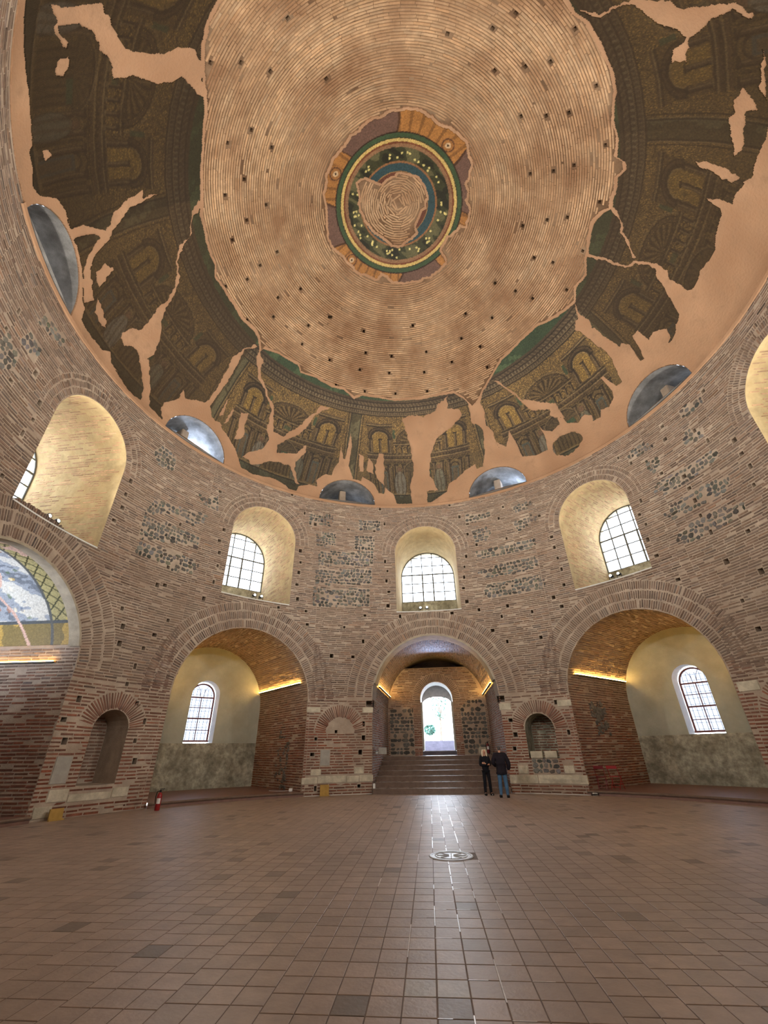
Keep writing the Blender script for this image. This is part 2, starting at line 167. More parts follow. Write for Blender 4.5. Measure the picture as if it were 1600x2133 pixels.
m_rough_plaster = material('rough_plaster', lin(166, 163, 146), noise=.45, nscale=5, stain=lin(98, 94, 80), stain_amt=.7, stain_scale=1.3, bump=1.0, bscale=7)
m_band = material('plaster_band', lin(168, 158, 140), noise=.2, nscale=3, bump=.3)
m_marble = material('marble', lin(200, 192, 172), noise=.2, nscale=5, stain=lin(150, 142, 124), stain_amt=.6, stain_scale=2, bump=.3)
m_slab = material('grey_slab', lin(164, 160, 152), noise=.12, nscale=5)
m_white = material('white_reveal', lin(214, 216, 214), noise=.08)
m_tile = material('floor_tile', attr=True, objcol=True, noise=.14, nscale=5, rough=.46, spec=.4, stain=lin(150, 134, 122), stain_amt=.5, stain_scale=.7, bump=.12, bscale=25)
m_grout = material('floor_grout', lin(116, 100, 90), noise=.3, nscale=4, rough=.7)
m_wgrout = material('pale_grout', lin(214, 208, 204), noise=.3, nscale=9, rough=.28, spec=.6)
m_step = material('stair_stone', lin(112, 94, 84), noise=.2, nscale=4, rough=.14, spec=.7)
m_tread = material('lit_tread', lin(158, 146, 138), noise=.2, nscale=4, rough=.24, spec=.6)  # paler than the steps: light from the doorway put into the colour
m_platform = material('platform_paving', lin(128, 96, 84), noise=.2, nscale=3, rough=.45, spec=.4, bump=.2)
m_dark = material('dark_recess', lin(84, 74, 66), noise=.25)
m_blue_shell = material('vault_render', lin(132, 126, 122), noise=.2, nscale=3, bump=.3)
m_lunette = material('lunette_render', lin(136, 136, 136), noise=.3, nscale=2, stain=lin(84, 82, 80), stain_amt=.7, stain_scale=1.2, bump=.5)
m_frame = material('painted_frame', lin(118, 74, 68), noise=.1, rough=.5)
m_steel = material('steel_frame', lin(96, 98, 96), noise=.05, rough=.5)
m_lead = material('lead_bar', lin(120, 122, 130), noise=0, rough=.5)
m_black = material('black_metal', lin(34, 34, 36), noise=0, rough=.5)
m_disc = material('medallion_metal', lin(186, 190, 194), noise=.1, nscale=20, rough=.38, spec=.6)
m_red = material('red_paint', lin(150, 30, 34), noise=.05, rough=.35, spec=.5)
m_dred = material('dark_red_paint', lin(112, 26, 34), noise=.05, rough=.4, spec=.5)
m_wht = material('white_plastic', lin(226, 226, 222), noise=.03, rough=.5)
m_yel = material('yellow_board', lin(176, 142, 78), noise=.15, nscale=6)
m_ground = material('outside_paving', lin(150, 146, 142), noise=.1); m_ostep = material('outside_step', lin(92, 88, 98), noise=.2)
m_leaf = material('leaf', lin(74, 104, 92), noise=.3)
m_bark = material('bark', lin(110, 96, 84), noise=.3)
m_led_dim = material('led_glow_dim', (1, .62, .2), noise=0, emit=(1.0, .58, .14), estr=1.3)
m_led = material('led_glow', (1, .62, .2), noise=0, emit=(1.0, .58, .14), estr=LED)
m_lamp = material('lamp_glow', (1, .9, .7), noise=0, emit=(1.0, .82, .55), estr=4.0)
m_tube = material('tube_glow', (.9, .92, 1), noise=0, emit=(.75, .82, 1.0), estr=1.6)
def glass_mat(name='window_glass', tint=(.42, .43, .44, 1)):
    m = bpy.data.materials.new(name); m.use_nodes = True; N = m.node_tree.nodes; L = m.node_tree.links
    N.remove(N['Principled BSDF']); tr = N.new('ShaderNodeBsdfTransparent'); gl = N.new('ShaderNodeBsdfGlossy'); gl.inputs['Roughness'].default_value = .03
    tr.inputs[0].default_value = tint; fr = N.new('ShaderNodeFresnel'); fr.inputs[0].default_value = 1.3; mx = N.new('ShaderNodeMixShader')
    L.new(fr.outputs[0], mx.inputs[0]); L.new(tr.outputs[0], mx.inputs[1]); L.new(gl.outputs[0], mx.inputs[2]); L.new(mx.outputs[0], N['Material Output'].inputs[0]); return m
m_glass = glass_mat(); m_glass_low = glass_mat('milky_glass', (.095, .105, .125, 1))
BRICK_LOW = np.array(lin(124, 78, 62)); BRICK_UP = np.array(lin(124, 105, 94)); DBRICK = np.array(lin(182, 152, 121))
STONE = np.array(lin(112, 110, 105))
# ------------------------------------------------------------------ masonry tools
def smooth_noise(seed, n=7, f0=1.0, f1=5.0):
    g = np.random.default_rng(seed); k = g.normal(size=(n, 3)); k /= np.linalg.norm(k, axis=1)[:, None]
    k *= np.geomspace(f0, f1, n)[:, None]; ph = g.uniform(0, 6.28, n); am = 1/np.arange(1, n+1)**.6; am /= am.sum()
    def f(*xs):
        tot = 0
        for i in range(n): tot = tot+am[i]*np.sin(sum(k[i, j]*xs[j] for j in range(len(xs)))+ph[i])
        return tot
    return f
def inside(px, py, poly):
    poly = np.asarray(poly, float); r = np.zeros(np.shape(px), bool); n = len(poly)
    for i in range(n):
        x0, y0 = poly[i]; x1, y1 = poly[(i+1) % n]
        if y0 == y1: continue
        c = ((y0 > py) != (y1 > py)) & (px < (x1-x0)*(py-y0)/(y1-y0)+x0); r ^= c
    return r
def spans(poly, y):
    poly = np.asarray(poly, float); a = poly; b = np.roll(poly, -1, 0)
    m = (a[:, 1] > y) != (b[:, 1] > y)
    if not m.any(): return []
    a = a[m]; b = b[m]; x = np.sort(a[:, 0]+(b[:, 0]-a[:, 0])*(y-a[:, 1])/(b[:, 1]-a[:, 1]))
    return [(x[i], x[i+1]) for i in range(0, len(x)-1, 2)]
def courses(u0, u1, v0, v1, course, blocked, rng, lmin=.28, lmax=.44, gap=.028, hf=.27, miss=.03, keep=None):
    """lay bricks in courses round the blocked outlines: rows of (u, v, half length, half height)"""
    out = []; bb = [(np.asarray(p)[:, 1].min(), np.asarray(p)[:, 1].max(), p) for p in blocked]
    v = v0+course/2
    while v < v1-course*.3:
        h = course*hf*rng.uniform(.85, 1.15); iv = []
        for lo, hi, p in bb:
            if lo-h <= v <= hi+h:
                for y in (v-h, v+h): iv += spans(p, y)
        iv.sort(); x = u0; free = []
        for a, b in iv:
            if a > x: free.append((x, min(a, u1)))
            x = max(x, b)
        if x < u1: free.append((x, u1))
        for a, b in free:
            if b-a < .05: continue
            x = a+.012; first = rng.uniform(.1, lmax)
            while x < b-.04:
                ln = first if first else rng.uniform(lmin, lmax); first = 0
                e = min(x+ln, b-.012)
                if b-e < .1: e = b-.012
                if e-x > .05 and rng.random() > miss: out.append(((x+e)/2, v+rng.normal(0, .006), (e-x)/2-gap/2*0, h))
                x = e+gap
        v += course
    return np.array(out).reshape(-1, 4)
def frames(surf, u, v, e=1e-3):
    P = surf(u, v); a = surf(u+e, v)-P; b = surf(u, v+e)-P
    a /= np.linalg.norm(a, axis=1)[:, None]; n = np.cross(a, b); n /= np.linalg.norm(n, axis=1)[:, None]; b = np.cross(n, a)
    return P, a, b, n
CS = np.array([[-1, -1], [1, -1], [1, 1], [-1, 1]], float)
BF = np.array([[4, 5, 6, 7], [0, 1, 5, 4], [1, 2, 6, 5], [2, 3, 7, 6], [3, 0, 4, 7]])
def box_batch(P, a, b, n, hw, hh, back, front, rng, jit=.006):
    N = len(P); V = np.zeros((N, 8, 3)); fr = np.broadcast_to(front, (N,)); bk = np.broadcast_to(back, (N,))
    for k in range(8):
        sx, sy = CS[k % 4]; d = fr if k >= 4 else -bk
        jx = rng.normal(0, jit, N) if k >= 4 else 0; jd = rng.normal(0, jit*.6, N) if k >= 4 else 0
        V[:, k] = P+a*((hw*sx+jx*(hw > .02))[:, None])+b*((hh*sy*(1 if k < 4 or jit < .002 else .93))[:, None])+n*((d+jd)[:, None])
    return V.reshape(-1, 3), (BF[None]+8*np.arange(N)[:, None, None]).reshape(-1, 4)
def visible(P, m=1.03):
    d = P-CAM; z = d@CF; x = d@CX/np.maximum(z, 1e-3)*F_PX; y = d@CY/np.maximum(z, 1e-3)*F_PX
    return (z > .3) & (abs(x) < 800*m) & (abs(y) < 1066*m)
def unit_piece(name, mat, seed):
    g = np.random.default_rng(seed); V = []
    for z, s in ((-.5, 1), (.38, 1), (.5, .9)):
        for c in CS: V.append((c[0]*.5*(s if s == 1 else .97)+g.normal(0, .008), c[1]*.5*s+g.normal(0, .03), z+(g.normal(0, .05) if z > .45 else 0)))
    Fs = [(0, 1, 5, 4), (1, 2, 6, 5), (2, 3, 7, 6), (3, 0, 4, 7), (4, 5, 9, 8), (5, 6, 10, 9), (6, 7, 11, 10), (7, 4, 8, 11), (8, 9, 10, 11)]
    return data(name, V, Fs, mat, np.ones((12, 3)))
def unit_stone(name, mat, seed):
    g = np.random.default_rng(seed); n = int(g.integers(5, 9)); t = np.sort(np.linspace(0, 2*math.pi, n, endpoint=False)+g.uniform(-.3, .3, n))
    r = g.uniform(.42, .62, n); V = []
    for z, s in ((-.5, 1), (.25, .98), (.5, .8)):
        for k in range(n): V.append((math.cos(t[k])*r[k]*s*1.02, math.sin(t[k])*r[k]*s, z+g.normal(0, .04)))
    V.append((0, 0, .56)); Fs = []
    for j in range(2):
        for k in range(n): Fs.append((j*n+k, j*n+(k+1) % n, (j+1)*n+(k+1) % n, (j+1)*n+k))
    for k in range(n): Fs.append((2*n+k, 2*n+(k+1) % n, 3*n))
    return data(name, V, Fs, mat, np.ones((len(V), 3)))
U_BRICK = [unit_piece('brick', m_brick, i) for i in range(6)]
U_DBRICK = [unit_piece('dome_brick', m_dbrick, i+20) for i in range(5)]
def unit_tile(seed):
    g = np.random.default_rng(seed); V = [(c[0]*.5, c[1]*.5, -.5) for c in CS]+[(c[0]*.5, c[1]*.5, .42) for c in CS]+[(c[0]*.485, c[1]*.485, .5+g.normal(0, .012)) for c in CS]
    return data('tile', V, [(0, 1, 5, 4), (1, 2, 6, 5), (2, 3, 7, 6), (3, 0, 4, 7), (4, 5, 9, 8), (5, 6, 10, 9), (6, 7, 11, 10), (7, 4, 8, 11), (8, 9, 10, 11)], m_tile, np.ones((12, 3)))
U_TILE = [unit_tile(i+40) for i in range(6)]
U_STONE = [unit_stone('stone', m_stone, i) for i in range(12)]
def stone_batch(items):
    V = []; Fs = []
    for me, P, a, b, n, size, back, front, c in items:
        k = len(V); v = np.array([q.co[:] for q in me.vertices]); w_ = P+n*((front-back)/2)+v[:, :1]*size[0]*a+v[:, 1:2]*size[1]*b+v[:, 2:]*(front+back)*n
        V += list(w_); Fs += [tuple(i+k for i in p.vertices) for p in me.polygons]
    return V, Fs, np.concatenate([np.tile(i[8], (len(i[0].vertices), 1)) for i in items])
def piece(name, me, P, a, b, n, size, back, front, col, parent):
    o = bpy.data.objects.new(name, me); link(o, parent); m = Matrix.Identity(4); c = P+n*((front-back)/2); d = front+back
    for i in range(3):
        m[i][0], m[i][1], m[i][2], m[i][3] = a[i]*size[0], b[i]*size[1], n[i]*d, c[i]
    o.matrix_world = m; o.color = (*[float(x) for x in col], 1); return o
def lay(parent, surf, rows, colf, rng, name='brick', units=U_BRICK, mat=m_brick, single=300, back=.05, f0=.004, f1=.022, stuff_name=None, jit=.006):
    """rows of bricks on a surface: the largest in view as objects of their own, the rest joined"""
    if not len(rows): return
    u, v, hw, hh = rows.T; P, a, b, n = frames(surf, u, v); fr = rng.uniform(f0, f1, len(P)); c = colf(P, rng)
    dist = np.linalg.norm(P-CAM, axis=1)/np.sqrt(np.maximum(hw, .01))+np.where(visible(P), 0, 1e4)
    pick = np.zeros(len(P), bool)
    if single:
        k = np.argsort(dist)[:single]; k = k[dist[k] < 1e4]; pick[k] = True
        for i in k: piece(name, units[i % len(units)], P[i], a[i], b[i], n[i], (2*hw[i], 2*hh[i]), back, fr[i], c[i], parent)
    q = ~pick
    if q.any():
        V, Fq = box_batch(P[q], a[q], b[q], n[q], hw[q], hh[q], back, fr[q], rng, jit)
        o = obj(stuff_name or name+'work', V, Fq, mat, parent, np.repeat(c[q], 8, 0), kind='stuff')
def wall_col(P, rng):
    z = P[:, 2]; t = np.clip((z-2.7)/1.7+rng.normal(0, .12, len(z)), 0, 1)[:, None]
    c = BRICK_LOW*(1-t)+BRICK_UP*t
    v = rng.normal(1, .2, len(z)).clip(.5, 1.6)[:, None]; hue = rng.normal(0, .06, len(z))
    c = c*v; c[:, 0] *= 1+hue; c[:, 2] *= 1-hue; return c
def dome_col(P, rng):
    v = rng.normal(1, .07, len(P)).clip(.6, 1.4)[:, None]; c = DBRICK*v; h = rng.normal(0, .025, len(P)); c[:, 0] *= 1+h; c[:, 2] *= 1-h; return c
def cdt(outer, holes, step, keep_holes=()):
    """triangulate an outline with holes, with inner points every step"""
    V = []; E = []; outer = np.asarray(outer, float)
    for p in [outer]+[np.asarray(h, float) for h in holes]+[np.asarray(h, float) for h in keep_holes]:
        b = len(V); V += [Vector(q) for q in p]; E += [(b+i, b+(i+1) % len(p)) for i in range(len(p))]
    lo = outer.min(0); hi = outer.max(0); gx, gy = np.meshgrid(np.arange(lo[0]+step/2, hi[0], step), np.arange(lo[1]+step/2, hi[1], step))
    gx = gx.ravel()+RNG.uniform(-.05, .05, gx.size)*step; gy = gy.ravel()+RNG.uniform(-.05, .05, gy.size)*step
    k = inside(gx, gy, outer)
    for h in holes: k &= ~inside(gx, gy, h)
    V += [Vector((x, y)) for x, y in zip(gx[k], gy[k])]
    r = delaunay_2d_cdt(V, E, [], 0, 1e-5); v = np.array([p[:] for p in r[0]]); f = np.array(r[2])
    c = v[f].mean(1); k = inside(c[:, 0], c[:, 1], outer)
    for h in holes: k &= ~inside(c[:, 0], c[:, 1], h)
    f = f[k]; ar = np.cross(v[f[:, 1]]-v[f[:, 0]], v[f[:, 2]]-v[f[:, 0]]); f[ar < 0] = f[ar < 0][:, ::-1]
    return v, f
def arch(hw, z_bot, z_spring, n=20, dz=0, dep=None):
    """arch outline (s, z) from bottom left over the crown to bottom right"""
    t = np.linspace(math.pi, 0, n+1); h = hw if dep is None else dep
    p = [(-hw, z_bot)] if z_bot < z_spring else []
    return np.array(p+[(hw*math.cos(a), z_spring+h*math.sin(a)) for a in t]+([(hw, z_bot)] if p else []))
def resample(p, step):
    p = np.asarray(p, float); out = []
    for i in range(len(p)):
        q = p[(i+1) % len(p)]; k = max(1, int(np.linalg.norm(q-p[i])/step)); out += [p[i]+(q-p[i])*j/k for j in range(k)]
    return np.array(out)
def to_u(az, s): return R*(rad(az)+np.arcsin(np.clip(np.asarray(s)/R, -1, 1)))
def cyl_surf(u, v):
    t = np.asarray(u)/R; return np.stack([R*np.sin(t), R*np.cos(t), np.asarray(v)+0*t], -1)
def axis(az):
    t = rad(az); return np.array([math.sin(t), math.cos(t), 0]), np.array([math.cos(t), -math.sin(t), 0])
def local(az, s, n, z):
    """point s to the right of and n along the axis at this azimuth"""
    an, ae = axis(az); s = np.asarray(s, float); n = np.asarray(n, float); z = np.asarray(z, float)
    s, n, z = np.broadcast_arrays(s, n, z); return s[..., None]*ae+n[..., None]*an+z[..., None]*np.array([0, 0, 1.])
def profile_surf(az, prof):
    prof = np.asarray(prof, float); L = np.concatenate([[0], np.cumsum(np.linalg.norm(np.diff(prof, axis=0), axis=1))])
    def f(u, v): return local(az, np.interp(v, L, prof[:, 0]), u, np.interp(v, L, prof[:, 1]))
    return f, L
def tunnel(az, prof, n1, step=.6, off=0.0, n0=None):
    """sheet run along the axis from the drum face (or n0) to n1"""
    prof = np.asarray(prof); V = []; k = max(2, int((n1-12)/step)); m = len(prof)
    for j in range(k+1):
        for s, z in prof:
            a = math.sqrt(R*R-s*s)-.012 if n0 is None else n0; n = a+(n1-a)*j/k; V.append(local(az, s, n, z))
    Fs = [(j*m+i, (j+1)*m+i, (j+1)*m+i+1, j*m+i+1) for j in range(k) for i in range(m-1)]
    return V, Fs
def plane_sheet(az, n, outer, holes, step=.8, flip=False):
    v, f = cdt(outer, holes, step); return local(az, v[:, 0], n, v[:, 1]), f
# ------------------------------------------------------------------ floor
FA = 0.032                                   # the paving is turned a little against the axis
def floor_surf(u, v):
    u = np.asarray(u, float); v = np.asarray(v, float); return np.stack([u-FA*v, v+FA*u, 0*u-.012], -1)
TW, TH = .262, .300
def build_floor():
    t = np.linspace(0, 2*math.pi, 97)[:-1]
    V = [(0, 0, -.0045)]+[(13.4*math.cos(a), 13.4*math.sin(a), -.0045) for a in t]
    fl = obj('floor', V, [(0, 1+i, 1+(i+1) % 96) for i in range(96)], m_grout, kind='structure')
    g = np.random.default_rng(3); rows = []
    ext = .5
    j = 0; v = -12.3
    us = np.arange(-12.5, 12.5, TW)+.11
    while v < 12.3:
        sh = 0 if abs(v) > 99 else 0
        for k, u in enumerate(us):
            vv = v+(.1 if (k//3) % 2 else 0)*(0 if -1 < u < 1 else 1)
            if math.hypot(u+TW/2, vv) < 12.12 or (abs(u) < 3.1 and 0 < vv < 12.2 and math.hypot(u, vv) < 12.4): rows.append((u+TW/2, vv, TW/2-.0045, TH/2-.005))
        v += TH
    rows = np.array(rows)
    disc = np.hypot(rows[:, 0]-.26, rows[:, 1]+1.35) < .36
    rows = rows[~disc]
    patches = smooth_noise(5, 6, .5, 2.5)
    def col(P, rng):
        c = np.array(lin(164, 145, 131))*rng.normal(1, .07, len(P)).clip(.65, 1.3)[:, None]
        c *= (1+.14*patches(P[:, 0], P[:, 1]))[:, None]
        old = rng.random(len(P)) < .035; c[old] = np.array(lin(128, 114, 102))*rng.uniform(.75, 1.1, old.sum())[:, None]
        a = (np.hypot(P[:, 0]-.07, P[:, 1]+6.28) < .17) | (np.hypot(P[:, 0]-.33, P[:, 1]+6.27) < .17); c[a] = lin(172, 164, 152)
        b = np.hypot(P[:, 0]-.2, P[:, 1]+6.6) < .12; c[b] = lin(126, 108, 94)
        return c
    lay(fl, floor_surf, rows, col, g, 'tile', U_TILE, m_tile, 300, .02, .0106, .0114, 'paving', .0002)
    mb = MB()                                 # pale joints down the middle walk, doorway shine put into their colour
    for k, u in enumerate(us):
        if not -1.0 < u < 1.3: continue
        wgt = math.exp(-((u-.25)/.45)**2); v = -8.2
        while v < 11.2:
            ln = g.uniform(.15, .9); far = v > 2.5
            if g.random() < (.85 if far else .62)*wgt+.04:
                q = floor_surf(np.array([u, u]), np.array([v, v+ln])); mb.add([q[0]+[-.005, 0, .0], q[0]+[.006, 0, .0], q[1]+[.005, 0, .0], q[1]+[-.006, 0, .0]], [(0, 1, 2, 3)]); 
                mb.V[-4:] = [(x, y, .0005) for x, y, z in mb.V[-4:]]
            v += ln+g.uniform(.02, .12)
        for v in np.arange(-8.1, 3, TH):
            if g.random() < .35*wgt and abs(u) < .8:
                l2 = g.uniform(.08, .25); q = floor_surf(np.array([u, u+l2]), np.array([v, v])+.15); mb.add([(q[0][0], q[0][1]-.005, .0005), (q[1][0], q[1][1]-.005, .0005), (q[1][0], q[1][1]+.005, .0005), (q[0][0], q[0][1]+.005, .0005)], [(0, 1, 2, 3)])
    o = mb.build('joint_shine', m_wgrout, fl); o['kind'] = 'stuff'; o['label'] = 'whitish strips along the tile joints, standing in for doorway shine'
    return fl
floor = build_floor()

# ------------------------------------------------------------------ openings of the drum
NRHO, NZ0, NBACK = 3.12, 3.85, 17.35
def nz0(az): return 4.05 if az == 0 else (4.3 if int(az) in (-93, 266) else NZ0)
def nax(az): return -93.2 if az == -90 else az      # the west niche sits a little off its window
WIN_HW, WIN_SILL, WIN_SPR = 1.79, 8.45, 11.93
AZS = [0, 45, 90, 135, 180, -135, -90, -45]
openings = []                                 # (azimuth, opening outline, outline with its brick ring)
for az in AZS:
    na = nax(az); p = arch(NRHO, -.2, nz0(na)); openings.append((na, 'niche', p, np.array([(-NRHO, -.2), (-NRHO, nz0(na)-.01)]+list(arch(4.36, nz0(na), nz0(na)))+[(NRHO, nz0(na)-.01), (NRHO, -.2)])))
    p = arch(WIN_HW, WIN_SILL, WIN_SPR); q = np.array([(-WIN_HW, WIN_SILL), (-WIN_HW, WIN_SPR-.01)]+list(arch(2.56, WIN_SPR, WIN_SPR))+[(WIN_HW, WIN_SPR-.01), (WIN_HW, WIN_SILL)])
    openings.append((az, 'window', p, q))
for az, zb in ((22.6, 1.32), (-69.3, .84), (68, 1.3), (-112, .9)):
    p = arch(.65, zb, 2.47, 12); openings.append((az, 'recess', p, np.array([(-.65, zb), (-.65, 2.46)]+list(arch(1.27, 2.47, 2.47, 14))+[(.65, 2.46), (.65, zb)])))
openings.append((-22.3, 'ring', None, arch(1.27, 2.47, 2.47, 14)))
SLOTS = [(-30.0, 3.66, .26, .14), (-15.4, 3.76, .2, .14), (15.2, 3.82, .18, .14), (29.4, 3.73, .24, .12), (-60.9, 3.62, .26, .14), (61.0, 3.66, .22, .12)]
BLOCKS = [  # az0, az1, z0, z1, label  (dressed stones set in the brickwork)
 (-30.3, -26.9, .44, .70, 'grey green band stone'), (-26.85, -20.6, .46, .74, 'light grey band stone'), (-20.55, -17.8, .46, .72, 'cream band stone'), (-17.75, -14.7, .47, .74, 'cream band stone'),
 (-28.4, -26.2, .76, 1.02, 'small cream stone'), (-18.9, -16.8, .78, 1.06, 'small grey stone'), (-26.5, -24.4, 1.14, 1.78, 'upright smooth grey slab'),
 (14.8, 20.6, .36, .68, 'worn marble band stone'), (20.65, 30.3, .36, .70, 'long worn marble band stone'), (16.9, 18.9, .72, 1.04, 'square marble stone'), (26.1, 28.1, .74, 1.04, 'square pale marble stone'),
 (-76.6, -74.1, .92, 1.68, 'upright smooth grey slab'), (-66.3, -63.6, .43, .72, 'square pale marble stone'), (-76.2, -73.2, .44, .78, 'square pale marble stone'), (-73.1, -66.4, .40, .62, 'worn cream band stone'), (-77.6, -75.0, .06, .36, 'pale worn base stone'),
 (-30.2, -27.1, 3.36, 3.58, 'pale impost stone'), (14.6, 17.2, 3.32, 3.62, 'pale impost stone'), (27.2, 30.2, 3.34, 3.6, 'pale impost stone'), (60.3, 63.6, 3.28, 3.6, 'pale impost stone'), (-17.2, -14.7, 3.35, 3.6, 'worn impost stone')]
def rect_u(a0, a1, z0, z1): return np.array([(R*rad(a0), z0), (R*rad(a1), z0), (R*rad(a1), z1), (R*rad(a0), z1)])
STONES = [np.array([(R*rad(a), z) for a, z in s]) for s in WL['stones']]
STONES.append(rect_u(19.9, 25.3, .75, 1.28))
HOLES = [(a, z) for a, z in WL['holes']]
def hole_ok(a, z):
    u = R*rad(a)
    for az, kind, p, q in openings:
        if p is None: continue
        pu = np.stack([to_u(az, p[:, 0]), p[:, 1]], 1)
        for du in (-.14, .14):
            for dz in (-.14, .14):
                if inside(np.array([u+du]), np.array([z+dz]), pu)[0]: return False
    for a0, z0, w, h in SLOTS:
        if abs(a-a0) < 2.2 and abs(z-z0) < .4: return False
    return True
HOLES = [h for h in HOLES if hole_ok(*h)]
HREC = [(R*rad(a), z, .075+.02*math.sin(i*7.3), .085+.02*math.sin(i*3.1)) for i, (a, z) in enumerate(HOLES)]+[(R*rad(a), z, w, h) for a, z, w, h in SLOTS]
RINGS = {'niche': [(3.15, 3.50), (3.56, 3.92), (3.98, 4.34)], 'window': [(1.82, 2.06), (2.10, 2.33), (2.37, 2.54)], 'recess': [(.67, 1.24)], 'ring': [(.67, 1.24)]}
def ring_rows(az, kind, z0, rng):
    P = []; A = []; B = []; N = []; HW = []; HH = []
    for r0, r1 in RINGS[kind]:
        pitch = .094 if kind == 'niche' else .088; k = int(math.pi*(r0+r1)/2/pitch); tt = np.linspace(-math.pi/2, math.pi/2, k+1)[:-1]+math.pi/k/2
        for t in tt:
            if rng.random() < .03: continue
            rc = (r0+r1)/2+rng.normal(0, .012); s, z = rc*math.sin(t), z0+rc*math.cos(t)
            th = rad(az)+math.asin(s/R); e = np.array([math.cos(th), -math.sin(th), 0]); up = np.array([0, 0, 1.])
            P.append([R*math.sin(th), R*math.cos(th), z]); B.append(math.sin(t)*e+math.cos(t)*up); A.append(math.cos(t)*e-math.sin(t)*up); N.append([-math.sin(th), -math.cos(th), 0])
            HW.append(pitch*.29*rng.uniform(.85, 1.15)); HH.append((r1-r0)/2*rng.uniform(.9, 1.0))
    return [np.array(x) for x in (P, A, B, N, HW, HH)]
def wall_sector(name, a0, a1, detail):
    u0, u1 = R*rad(a0), R*rad(a1); Z0, Z1 = -.3, ZC
    mine = []
    for az, kind, p, q in openings:
        for sh in (0, 360):
            if a0 < az+sh < a1: mine.append((az+sh, kind, p, q)); break
    outer = resample([(u0, Z0), (u1, Z0), (u1, Z1), (u0, Z1)], .5)
    holes = []
    for az, kind, p, q in mine:
        if p is not None: holes.append(resample(np.stack([to_u(az, p[:, 0]), p[:, 1]], 1), .4))
    rec = [h for h in HREC if u0+.2 < h[0] < u1-.2] if detail else []
    for u, z, hw, hh in rec: holes.append(np.array([(u-hw, z-hh), (u+hw, z-hh), (u+hw, z+hh), (u-hw, z+hh)]))
    v, f = cdt(outer, holes, .55); V = list(cyl_surf(v[:, 0], v[:, 1])); Fs = f.tolist()
    for u, z, hw, hh in rec:
        P, a, b, n = frames(cyl_surf, np.array([u]), np.array([z])); P, a, b, n = P[0], a[0], b[0], n[0]; k = len(V)
        for d in (.03, -.6):
            for c in CS: V.append(P+a*hw*1.01*c[0]+b*hh*1.01*c[1]+n*(d if d < 0 else .004))
        Fs += [(k+i, k+4+i, k+4+(i+1) % 4, k+(i+1) % 4) for i in range(4)]+[(k+4, k+5, k+6, k+7)]
    wl = obj(name, V, Fs, m_mortar, kind='structure')
    if not detail:                              # only its western end comes into view, high up
        g = np.random.default_rng(91); bl = [np.stack([to_u(az, q[:, 0]), q[:, 1]], 1) for az, k, p, q in mine]
        lay(wl, cyl_surf, courses(R*rad(204), u1, 6.0, ZC-.02, .098, bl, g, .28, .5, .025, .29, .04), wall_col, g, single=60); return wl
    g = np.random.default_rng(abs(int(a0*10))+1)
    # stones of the rubble patches
    st = [p for p in STONES if u0 < p[:, 0].mean() < u1]
    cnt = 0; more = []
    for p in st:
        lo, hi = p.min(0), p.max(0); z = lo[1]
        while z < hi[1]-.05:
            h = g.uniform(.11, .2)
            for xa, xb in spans(p, z+h/2):
                x = xa
                while x < xb-.06:
                    wd = min(g.uniform(.1, .3), xb-x); u, zz = x+wd/2, z+h/2+g.normal(0, .02)
                    if all(abs(u-r[0]) > r[2]+wd*.5 or abs(zz-r[1]) > r[3]+h*.5 for r in rec) and g.random() > .08:
                        P, a, b, n = frames(cyl_surf, np.array([u]), np.array([zz])); ang = g.uniform(-.25, .25)
                        aa = a[0]*math.cos(ang)+b[0]*math.sin(ang); bb = -a[0]*math.sin(ang)+b[0]*math.cos(ang)
                        c = STONE*g.uniform(.4, 1.3)*np.array([1+g.normal(0, .06), 1, 1+g.normal(0, .07)])
                        more.append((U_STONE[cnt % 12], P[0], aa, bb, n[0], (wd*1.0, h*1.02), .05, g.uniform(.01, .04), c)); cnt += 1
                    x += wd+.02
            z += h+.012
    more.sort(key=lambda m: (not visible(m[1][None])[0], np.linalg.norm(m[1]-CAM)/math.sqrt(m[5][0]*m[5][1])))
    for m in more[:300]: piece('stone', *m, wl)
    if len(more) > 300: V, Fs, cc = stone_batch(more[300:]); obj('small_stones', V, Fs, m_stone, wl, cc, kind='stuff')
    # dressed blocks
    blk = []
    for b0, b1, z0, z1, lab in BLOCKS:
        if not (a0 < (b0+b1)/2 < a1): continue
        um, zm = R*rad((b0+b1)/2), (z0+z1)/2; P, a, b, n = frames(cyl_surf, np.array([um]), np.array([zm])); hw, hh = R*rad(b1-b0)/2-.006, (z1-z0)/2-.006
        bm = bmesh.new(); k = 4
        bmesh.ops.create_cube(bm, size=2); bmesh.ops.scale(bm, vec=(hw, hh, .06), verts=bm.verts); bmesh.ops.bevel(bm, geom=list(bm.edges), offset=.012, segments=1, affect='EDGES')
        if hw > .3: bmesh.ops.subdivide_edges(bm, edges=[e for e in bm.edges if e.calc_length() > .3], cuts=4)
        for vv in bm.verts:
            uu = um+vv.co.x; t = uu/R; off = vv.co.z-.035+g.normal(0, .003); Q = cyl_surf(uu, zm+vv.co.y); vv.co = Vector(Q+np.array([-math.sin(t), -math.cos(t), 0])*off)
        m = MB().bm(bm); o = m.build('slab' if 'slab' in lab else 'stone_block', m_slab if 'slab' in lab else m_marble, wl); o['label'] = lab
        blk.append(rect_u(b0-.05, b1+.05, z0-.01, z1+.01))
    # voussoirs of every arch: singles while they last, then joined
    budget = 300; order = {'niche': 0, 'ring': 1, 'recess': 1, 'window': 2}
    rest = []
